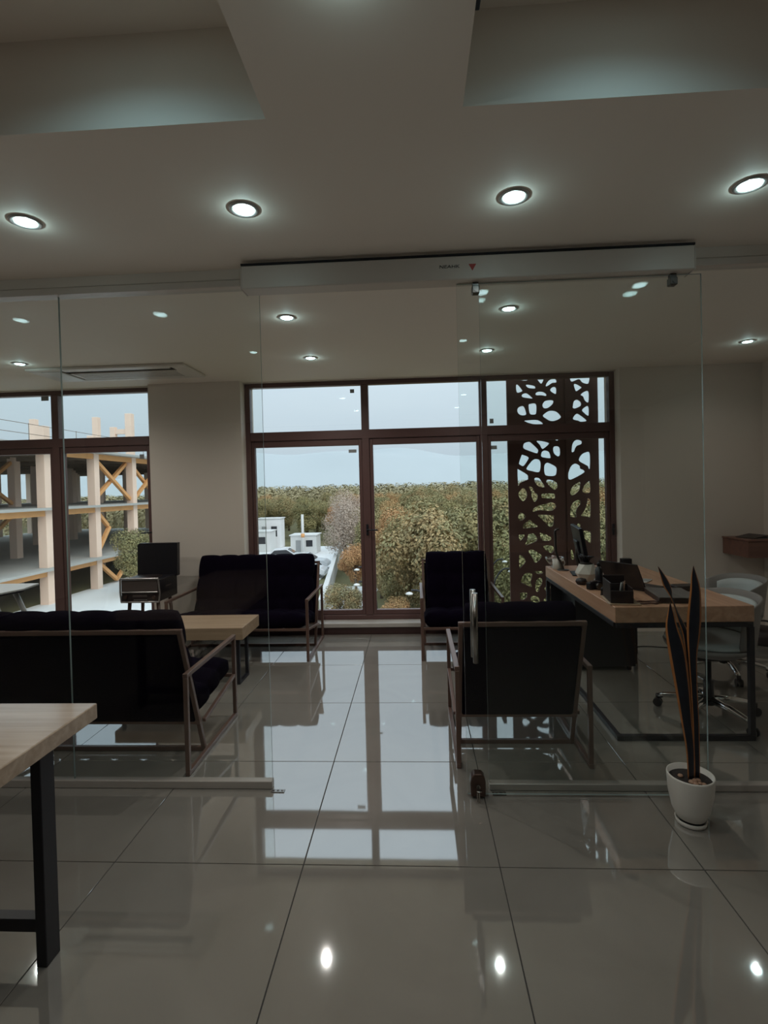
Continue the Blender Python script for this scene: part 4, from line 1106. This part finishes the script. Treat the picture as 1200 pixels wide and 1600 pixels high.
# ground, paving, hills
g = MB(); g.box(-6000, 6000, 7.0, 6000, GZ - 1, GZ); g.build('ground', M['grass'])['kind'] = 'structure'
g = MB(); g.box(-24.6, -7.6, 14.0, 64.0, GZ + 0.001, GZ + 0.06); g.build('parking_pavement', M['concrete'])['kind'] = 'structure'
g = MB(); g.prism([(-5.6, 27.0), (-3.4, 27.0), (-2.6, 37.0), (-5.2, 37.0)], (0, 0, GZ + 0.001), (1, 0, 0), (0, 1, 0), (0, 0, 0.05)); g.build('park_path', M['concrete'])['kind'] = 'structure'
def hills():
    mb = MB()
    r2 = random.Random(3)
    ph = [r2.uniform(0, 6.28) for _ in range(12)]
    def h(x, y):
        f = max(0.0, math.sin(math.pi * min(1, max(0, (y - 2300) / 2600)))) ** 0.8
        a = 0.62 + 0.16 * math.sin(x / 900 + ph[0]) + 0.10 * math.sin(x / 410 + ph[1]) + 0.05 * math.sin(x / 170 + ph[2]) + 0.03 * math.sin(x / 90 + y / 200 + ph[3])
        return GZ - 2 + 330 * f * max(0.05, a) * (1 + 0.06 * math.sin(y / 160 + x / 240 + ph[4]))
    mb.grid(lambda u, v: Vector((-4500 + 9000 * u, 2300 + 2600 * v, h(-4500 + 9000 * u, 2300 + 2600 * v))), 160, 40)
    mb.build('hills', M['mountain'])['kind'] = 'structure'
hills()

# parking wall
pw_ = thing('parking_wall', 'long pale low wall between the parking and the park trees', 'wall', (-6.5, 38, GZ))
for (xa, ya, xb, yb) in ((-4.9, 26.0, -5.75, 33.5), (-5.75, 33.5, -6.6, 41.0), (-6.6, 41.0, -7.5, 49.0), (-7.5, 49.0, -8.2, 56.0)):
    MB().bar((xa + 6.5, ya - 38, 0.70), (xb + 6.5, yb - 38, 0.70), 0.22, 1.4, bevel=0.01).build('wall_segment', M['white_paint'], pw_)
    MB().bar((xa + 6.5, ya - 38, 1.44), (xb + 6.5, yb - 38, 1.44), 0.30, 0.07, bevel=0.01).build('coping', M['white_paint'], pw_)

# ------------------------------------------------------------------ unfinished steel building
def construction():
    t = thing('building_frame', 'unfinished building frame with tan columns and orange braces', 'building', (-24.1, 37.6, GZ))
    ox, oy, oz = 24.1, -37.6, -GZ
    XS = (-24.1, -30.3, -36.5, -43.0, -49.2)
    YS = (17.0, 22.1, 27.3, 32.4, 37.6, 42.8, 48.0, 53.2, 58.4, 63.6, 68.8)
    LEV = (-3.05, 0.85, 4.85)
    def bx(nm, a0, a1, b0, b1, c0, c1, m, bev=0.0):
        return MB().box(a0 + ox, a1 + ox, b0 + oy, b1 + oy, c0 + oz, c1 + oz, bevel=bev).build(nm, m, t)
    for i, x in enumerate(XS):
        for j, y in enumerate(YS):
            w = 0.30
            top = LEV[2]
            bx('column', x - w, x + w, y - w, y + w, GZ, top, M['column_tan'], 0.02)
    r2 = random.Random(11)
    for (i, j, ht, w) in ((0, 2, 1.0, .3), (0, 3, 1.3, .3), (0, 4, 1.2, .26), (0, 5, 3.6, .27), (0, 6, 2.2, .28), (1, 3, 1.4, .25), (1, 5, 1.7, .25), (1, 6, 4.2, .27), (2, 6, 4.2, .28), (2, 5, 1.5, .28), (2, 4, 2.0, .3)):
        x, y = XS[i], YS[j]
        bx('column_stub', x - w, x + w, y - w, y + w, LEV[2] + 0.01, LEV[2] + ht, M['column_tan'], 0.02)
    bx('column_stub', -25.75, -25.3, 42.6, 43.0, LEV[2] + 0.01, LEV[2] + 2.5, M['column_tan'], 0.02)
    bx('stub_beam', -25.3, -24.38, 42.65, 42.95, LEV[2] + 1.9, LEV[2] + 2.3, M['column_tan'])
    for k, z in enumerate(LEV):
        bx('slab', XS[-1] - 1, XS[0] + (1.0 if k == 2 else 0.75), YS[0] - 1, YS[-1] + 0.8, z - 0.16, z, M['slab'])
        for j in range(len(YS) - 1):
            bx('edge_beam', XS[0] - 0.12, XS[0] + 0.25, YS[j] + 0.32, YS[j + 1] - 0.32, z - 0.55, z - 0.165, M['primer'], 0.01)
        for j in range(len(YS)):
            for i in range(4):
                bx('cross_beam', XS[i + 1] + 0.32, XS[i] - 0.32, YS[j] - 0.12, YS[j] + 0.12, z - 0.55, z - 0.165, M['deck'])
        n = 18
        for q in range(n):
            x = XS[0] - 0.9 - q * 1.35
            bx('deck_joist', x - 0.07, x + 0.07, YS[0] - 0.5, YS[-1] + 0.5, z - 0.36, z - 0.165, M['deck'])
    def brace(p, q, w=0.26):
        MB().bar((p[0] + ox, p[1] + oy, p[2] + oz), (q[0] + ox, q[1] + oy, q[2] + oz), w, w, bevel=0.01).build('brace', M['primer'], t)
    x = XS[0]
    # crossed braces in the upper storey, V brace at the bottom
    brace((x, 37.95, 4.2), (x, 42.45, 1.2)); brace((x - 0.28, 37.95, 1.2), (x - 0.28, 42.45, 4.2))
    brace((x, 48.3 - 5.2, 1.2), (x, 47.7, 4.2)); brace((x - 0.28, 43.1, 4.2), (x - 0.28, 47.7, 1.2))
    brace((x, 37.95, -3.6), (x, 40.2, -5.2)); brace((x, 42.45, -3.6), (x, 40.2, -5.2))
    brace((x, 37.95, -2.6), (x, 39.4, -0.9)); brace((x, 37.95, 0.25), (x, 39.2, -0.8))
    x = XS[1]
    for y0, y1 in ((32.7, 37.3), (22.4, 27.0)):
        ym = (y0 + y1) / 2
        brace((x, y1, 4.2), (x, ym, 2.6), 0.24); brace((x, y1, 1.1), (x, ym, 2.6), 0.24)
        brace((x, y0, -2.9), (x, y1, 0.2), 0.24)
    brace((XS[2], 27.6, 1.0), (XS[2], 32.1, 4.2), 0.24); brace((XS[2], 27.6, -2.9), (XS[2], 32.1, 0.2), 0.24)
    brace((XS[2], 37.9, 1.0), (XS[2], 42.5, 4.2), 0.24)
    for z in (0.55, 1.15):
        MB().tube([(XS[0] + 0.8 + ox, YS[0] + oy, LEV[2] + z + oz), (XS[0] + 0.8 + ox, YS[-1] + oy, LEV[2] + z + oz)], 0.018, 5).build('guard_wire', M['deck'], t)
    for q in range(8):
        y = YS[0] + q * 4.4
        MB().tube([(XS[0] + 0.8 + ox, y + oy, LEV[2] + oz), (XS[0] + 0.8 + ox, y + oy, LEV[2] + 1.2 + oz)], 0.02, 5).build('guard_post', M['deck'], t)
construction()

# ------------------------------------------------------------------ parked cars, sheds, pole, lamps
def car(loc, rz, label):
    t = thing('car', label, 'car', loc, rz, 'parked white cars')
    body = [(-2.1, 0.32), (-2.12, 0.62), (-1.95, 0.86), (-1.05, 0.93), (0.95, 0.93), (1.75, 0.82), (2.08, 0.62), (2.1, 0.32)]
    o = MB().prism(body, (0, 0.84, 0), (1, 0, 0), (0, 0, 1), (0, -1.68, 0)).build('body', M['car_paint'], t)
    m = o.modifiers.new('bevel', 'BEVEL'); m.width = 0.06; m.segments = 2
    o = MB().prism([(-1.75, 0.90), (-1.15, 1.40), (0.15, 1.44), (0.95, 0.92)], (0, 0.72, 0), (1, 0, 0), (0, 0, 1), (0, -1.44, 0)).build('cabin', M['car_paint'], t)
    m = o.modifiers.new('bevel', 'BEVEL'); m.width = 0.05; m.segments = 2
    for s in (-1, 1):
        MB().prism([(-1.45, 0.95), (-1.05, 1.32), (0.10, 1.36), (0.70, 0.95)], (0, s * 0.735, 0), (1, 0, 0), (0, 0, 1), (0, s * 0.012, 0)).build('side_window', M['car_glass'], t)
        for x in (-1.3, 1.3):
            w = MB().tube([(x, s * 0.66, 0.31), (x, s * 0.86, 0.31)], 0.31, 22).build('wheel', M['tyre'], t)
            MB().tube([(x, s * 0.862, 0.31), (x, s * 0.872, 0.31)], 0.19, 16).build('hub_cap', M['silver'], w)
    MB().prism([(0.20, 1.40), (0.92, 0.96), (0.95, 0.98), (0.24, 1.42)], (0, 0.62, 0), (1, 0, 0), (0, 0, 1), (0, -1.24, 0)).build('windscreen', M['car_glass'], t)
    return t
PZ = GZ + 0.0605
car((-9.85, 45.6, PZ), 0.0, 'white car parked by the wall, the farther of two')
car((-9.35, 41.2, PZ), 0.0, 'white car parked by the wall, the nearer of two')
car((-12.6, 49.5, PZ), 0.1, 'white car parked deeper in the lot, behind the sofa')

def shed(x0, x1, y, h, d, label, mat):
    t = thing('shed', label, 'shed', ((x0 + x1) / 2, y, PZ))
    w = (x1 - x0) / 2
    MB().box(-w, w, 0.0, d, 0.0, h, bevel=0.02).build('walls', mat, t)
    MB().box(-w - 0.12, w + 0.12, -0.12, d + 0.12, h + 0.001, h + 0.12, bevel=0.02).build('roof', M['white_paint'], t)
    MB().box(-w * 0.6, -w * 0.2, -0.03, -0.001, 0.05, h * 0.75).build('door', M['sticker'], t)
    MB().box(w * 0.2, w * 0.7, -0.03, -0.001, h * 0.4, h * 0.75).build('window', M['car_glass'], t)
shed(-13.9, -11.0, 56.5, 2.0, 2.5, 'pale box shed beside the white mast', M['white_paint'])
shed(-20.6, -16.9, 59.0, 2.3, 2.5, 'pale box shed at the left end of the parking', M['white_paint'])
shed(-19.5, -16.6, 63.8 - 1.2, 3.6, 2.0, 'taller pale block behind the left shed', M['concrete'])
t = thing('mast', 'white mast pole rising beside the pale shed', 'pole', (-12.35, 55.8, PZ))
MB().tube([(0, 0, 0), (0, 0, 4.4)], [0.16, 0.14], 14).build('pole', M['white_paint'], t)
MB().box(-0.25, 0.25, -0.25, 0.25, 0.0, 0.12).build('base', M['concrete'], t)
MB().lathe([(0.145, 1.9), (0.2, 1.9), (0.2, 2.3), (0.145, 2.3)], 14).build('band', M['primer'], t)

def park_lamp(x, y, s, label):
    t = thing('park_lamp', label, 'street lamp', (x + s * 0.55, y, GZ + 0.001), 0, 'lamps among the park trees')
    MB().tube(curve_pts([(0, 0, 0), (0, 0, 2.0), (0, 0, 3.6), (-s * 0.06, 0, 4.1), (-s * 0.28, 0, 4.42), (-s * 0.5, 0, 4.46)], 5), 0.025, 8).build('post', M['black_metal'], t)
    MB().lathe([(0.0, 4.42), (0.07, 4.40), (0.10, 4.37), (0.08, 4.35), (0.0, 4.35)], 18, (-s * 0.55, 0, 0)).build('lamp_head', M['white_plastic'], t)
park_lamp(-1.98, 17.0, 1, 'park lamp with arched arm left of the window mullion, the upper one')
park_lamp(-1.68, 14.3, 1, 'park lamp with arched arm left of the window mullion, the lower one')
park_lamp(-0.20, 13.0, 1, 'park lamp seen low between the mullion and the far armchair')
park_lamp(3.10, 18.3, -1, 'park lamp between the armchair and the rust screen, the upper one')
park_lamp(2.93, 16.2, -1, 'park lamp between the armchair and the rust screen, the lower one')

# ------------------------------------------------------------------ trees
def tree_meshes(seed, h, rx, n, lmin, lmax, mat, bark, blobs=14, flat=1.0, low=0.28):
    r = random.Random(seed)
    c0 = h * (1 + low) / 2
    rz = h * (1 - low) / 2
    B = []
    for k in range(blobs):
        while True:
            p = Vector((r.uniform(-1, 1), r.uniform(-1, 1), r.uniform(-1, 1)))
            if 0.25 < p.length < 0.85: break
        B.append((Vector((p.x * rx * 0.78, p.y * rx * 0.78, c0 + p.z * rz * 0.78)), r.uniform(0.28, 0.48) * rx))
    verts, faces = [], []
    for k in range(n):
        c, rad = B[r.randrange(blobs)]
        d = Vector((r.gauss(0, 1), r.gauss(0, 1), r.gauss(0, 1))).normalized()
        p = c + d * rad * (r.uniform(0.35, 1.0) ** 0.5)
        s = r.uniform(lmin, lmax)
        nrm = (d + Vector((r.uniform(-.7, .7), r.uniform(-.7, .7), r.uniform(-.3, .9)))).normalized()
        a = nrm.orthogonal().normalized()
        a = Quaternion(nrm, r.uniform(0, 6.28)) @ a
        b = nrm.cross(a)
        i = len(verts)
        verts += [p - a * s, p + b * s * 0.55, p + a * s, p - b * s * 0.55]
        faces.append((i, i + 1, i + 2, i + 3))
    me = bpy.data.meshes.new('crown')
    me.from_pydata([tuple(v) for v in verts], [], faces)
    me.materials.append(mat)
    tb = MB()
    tb.tube([(0, 0, 0), (0.05, 0.02, h * 0.25), (-0.04, 0.05, h * 0.5), (0.03, 0, h * 0.8)], [0.03 * h, 0.022 * h, 0.016 * h, 0.004 * h], 8)
    for k in range(7):
        c, rad = B[k]
        s0 = Vector((0, 0.02, h * r.uniform(0.22, 0.5)))
        tb.tube([s0, (s0 + c) / 2 + Vector((0, 0, 0.1 * h * r.random())), c], [0.012 * h, 0.008 * h, 0.003 * h], 6)
    to = tb.build('trunk', bark)
    tm = to.data
    bpy.data.objects.remove(to)
    return me, tm
KIND = [tree_meshes(21 + k, 6.6, 2.4, 20000, 0.045, 0.095, M['leaves'], M['bark'], blobs=20, low=0.10) for k in range(4)]
RUST = [tree_meshes(41 + k, 6.4, 2.2, 17000, 0.045, 0.09, M['rust_leaves'], M['bark'], blobs=17, low=0.12) for k in range(2)]
DRY = tree_meshes(61, 7.0, 2.9, 15000, 0.035, 0.075, M['dry_leaves'], M['bark_pale'], blobs=22, low=0.22)

def plant_tree(mesh2, x, y, s, rz, label, group=None, sz=1.0, name='tree'):
    t = thing(name, label, 'tree', (x, y, GZ), rz, group)
    t.scale = (s, s, s * sz)
    share('crown', mesh2[0], t, (0, 0, 0)); share('trunk', mesh2[1], t, (0, 0, 0))
    return t
def forest():
    r = random.Random(5)
    y = 21.5
    n = 0
    while y < 112:
        step = 3.5 + 0.034 * (y - 20)
        x = -0.40 * y + r.uniform(0, step)
        while x < 0.44 * y:
            px, py = x + r.uniform(-0.8, 0.8), y + r.uniform(-0.9, 0.9)
            x += step * r.uniform(0.9, 1.1)
            wall_x = -4.6 - (py - 26) * 0.118
            if py < 68 and px < wall_x + 2.6: continue
            if py < 37.5 and px < -1.6: continue
            if px < -20.5 and py < 73: continue
            if abs(px - 4.2) < 3.0 and abs(py - 24.5) < 2.4: continue
            s = r.uniform(0.84, 1.08) * (1.06 if px > 0 else 0.98) * (1 + max(0, y - 60) * 0.0022)
            if y > 33 and r.random() < 0.22:
                plant_tree(RUST[r.randrange(2)], px, py, s, r.uniform(0, 6.28), 'rust-leaved tree in the park beyond the windows', 'rust-leaved park trees')
            else:
                plant_tree(KIND[r.randrange(4)], px, py, s, r.uniform(0, 6.28), 'olive green tree in the park beyond the windows', 'olive green park trees')
            n += 1
        y += step * 0.95
    return n
def far_woods():
    """the woods too far off to tell the trees apart, one object"""
    r = random.Random(9)
    verts, faces = [], []
    def blob(cx, cy, h, w):
        for k in range(190):
            d = Vector((r.gauss(0, 1), r.gauss(0, 1), r.gauss(0, 1))).normalized()
            p = Vector((cx, cy, GZ + h * 0.55)) + Vector((d.x * w, d.y * w, d.z * h * 0.45))
            nrm = (d + Vector((r.uniform(-.6, .6), r.uniform(-.6, .6), r.uniform(-.3, .8)))).normalized()
            a = nrm.orthogonal().normalized(); bb = nrm.cross(a); s = r.uniform(0.2, 0.45)
            i = len(verts)
            verts.extend([tuple(p - a * s), tuple(p + bb * s * .6), tuple(p + a * s), tuple(p - bb * s * .6)])
            faces.append((i, i + 1, i + 2, i + 3))
    for k in range(620):
        y = 114 + 190 * r.random() ** 1.3
        x = r.uniform(-0.46, 0.5) * y
        blob(x, y, r.uniform(6.2, 8.2) + 0.012 * (y - 100), r.uniform(2.2, 3.2))
    for k in range(200):
        y = r.uniform(75, 190)
        blob(-y * r.uniform(0.46, 0.95), y, r.uniform(5.5, 7.4), r.uniform(2.2, 3.0))
    me = bpy.data.meshes.new('far_woods'); me.from_pydata(verts, [], faces); me.materials.append(M['far_leaves'])
    o = bpy.data.objects.new('far_woods', me); COL.objects.link(o)
    tag(o, 'distant olive and brown woodland along the skyline', 'woodland', kind='stuff')
far_woods()
forest()
plant_tree(DRY, -6.15, 44.1, 1.0, 0.4, 'grey-brown dry tree standing alone by the parking wall')
plant_tree(DRY, -7.3, 58.0, 1.05, 1.9, 'pale dry tree peeking over behind the lone dry tree')
plant_tree(KIND[0], 4.2, 24.5, 1.16, 0.9, 'tallest green tree beside the rust screen panel')
plant_tree(RUST[0], -3.9, 32.6, 0.60, 0.4, 'small orange-green tree beside the pale path')
plant_tree(KIND[1], -19.6, 35.5, 0.82, 0.4, 'olive bushy tree before the unfinished building')
for k, (x, y) in enumerate(((-1.2, 12.9), (0.6, 14.2), (1.6, 15.6), (-2.9, 19.5), (0.2, 17.6), (-3.4, 24.0), (-0.9, 21.5), (0.9, 20.4), (-0.6, 26.5), (1.6, 24.2), (-1.6, 29.5), (0.3, 29.0), (2.9, 27.0), (-2.3, 33.0), (1.2, 33.5))):
    t = plant_tree(KIND[k % 4] if k % 3 else RUST[k % 2], x, y, 0.34 + 0.06 * (k % 3) + (0.08 if k > 5 else 0), k * 1.1, 'low shrub under the park trees below the window', 'shrubs below the window', name='shrub')
    t['category'] = 'shrub'
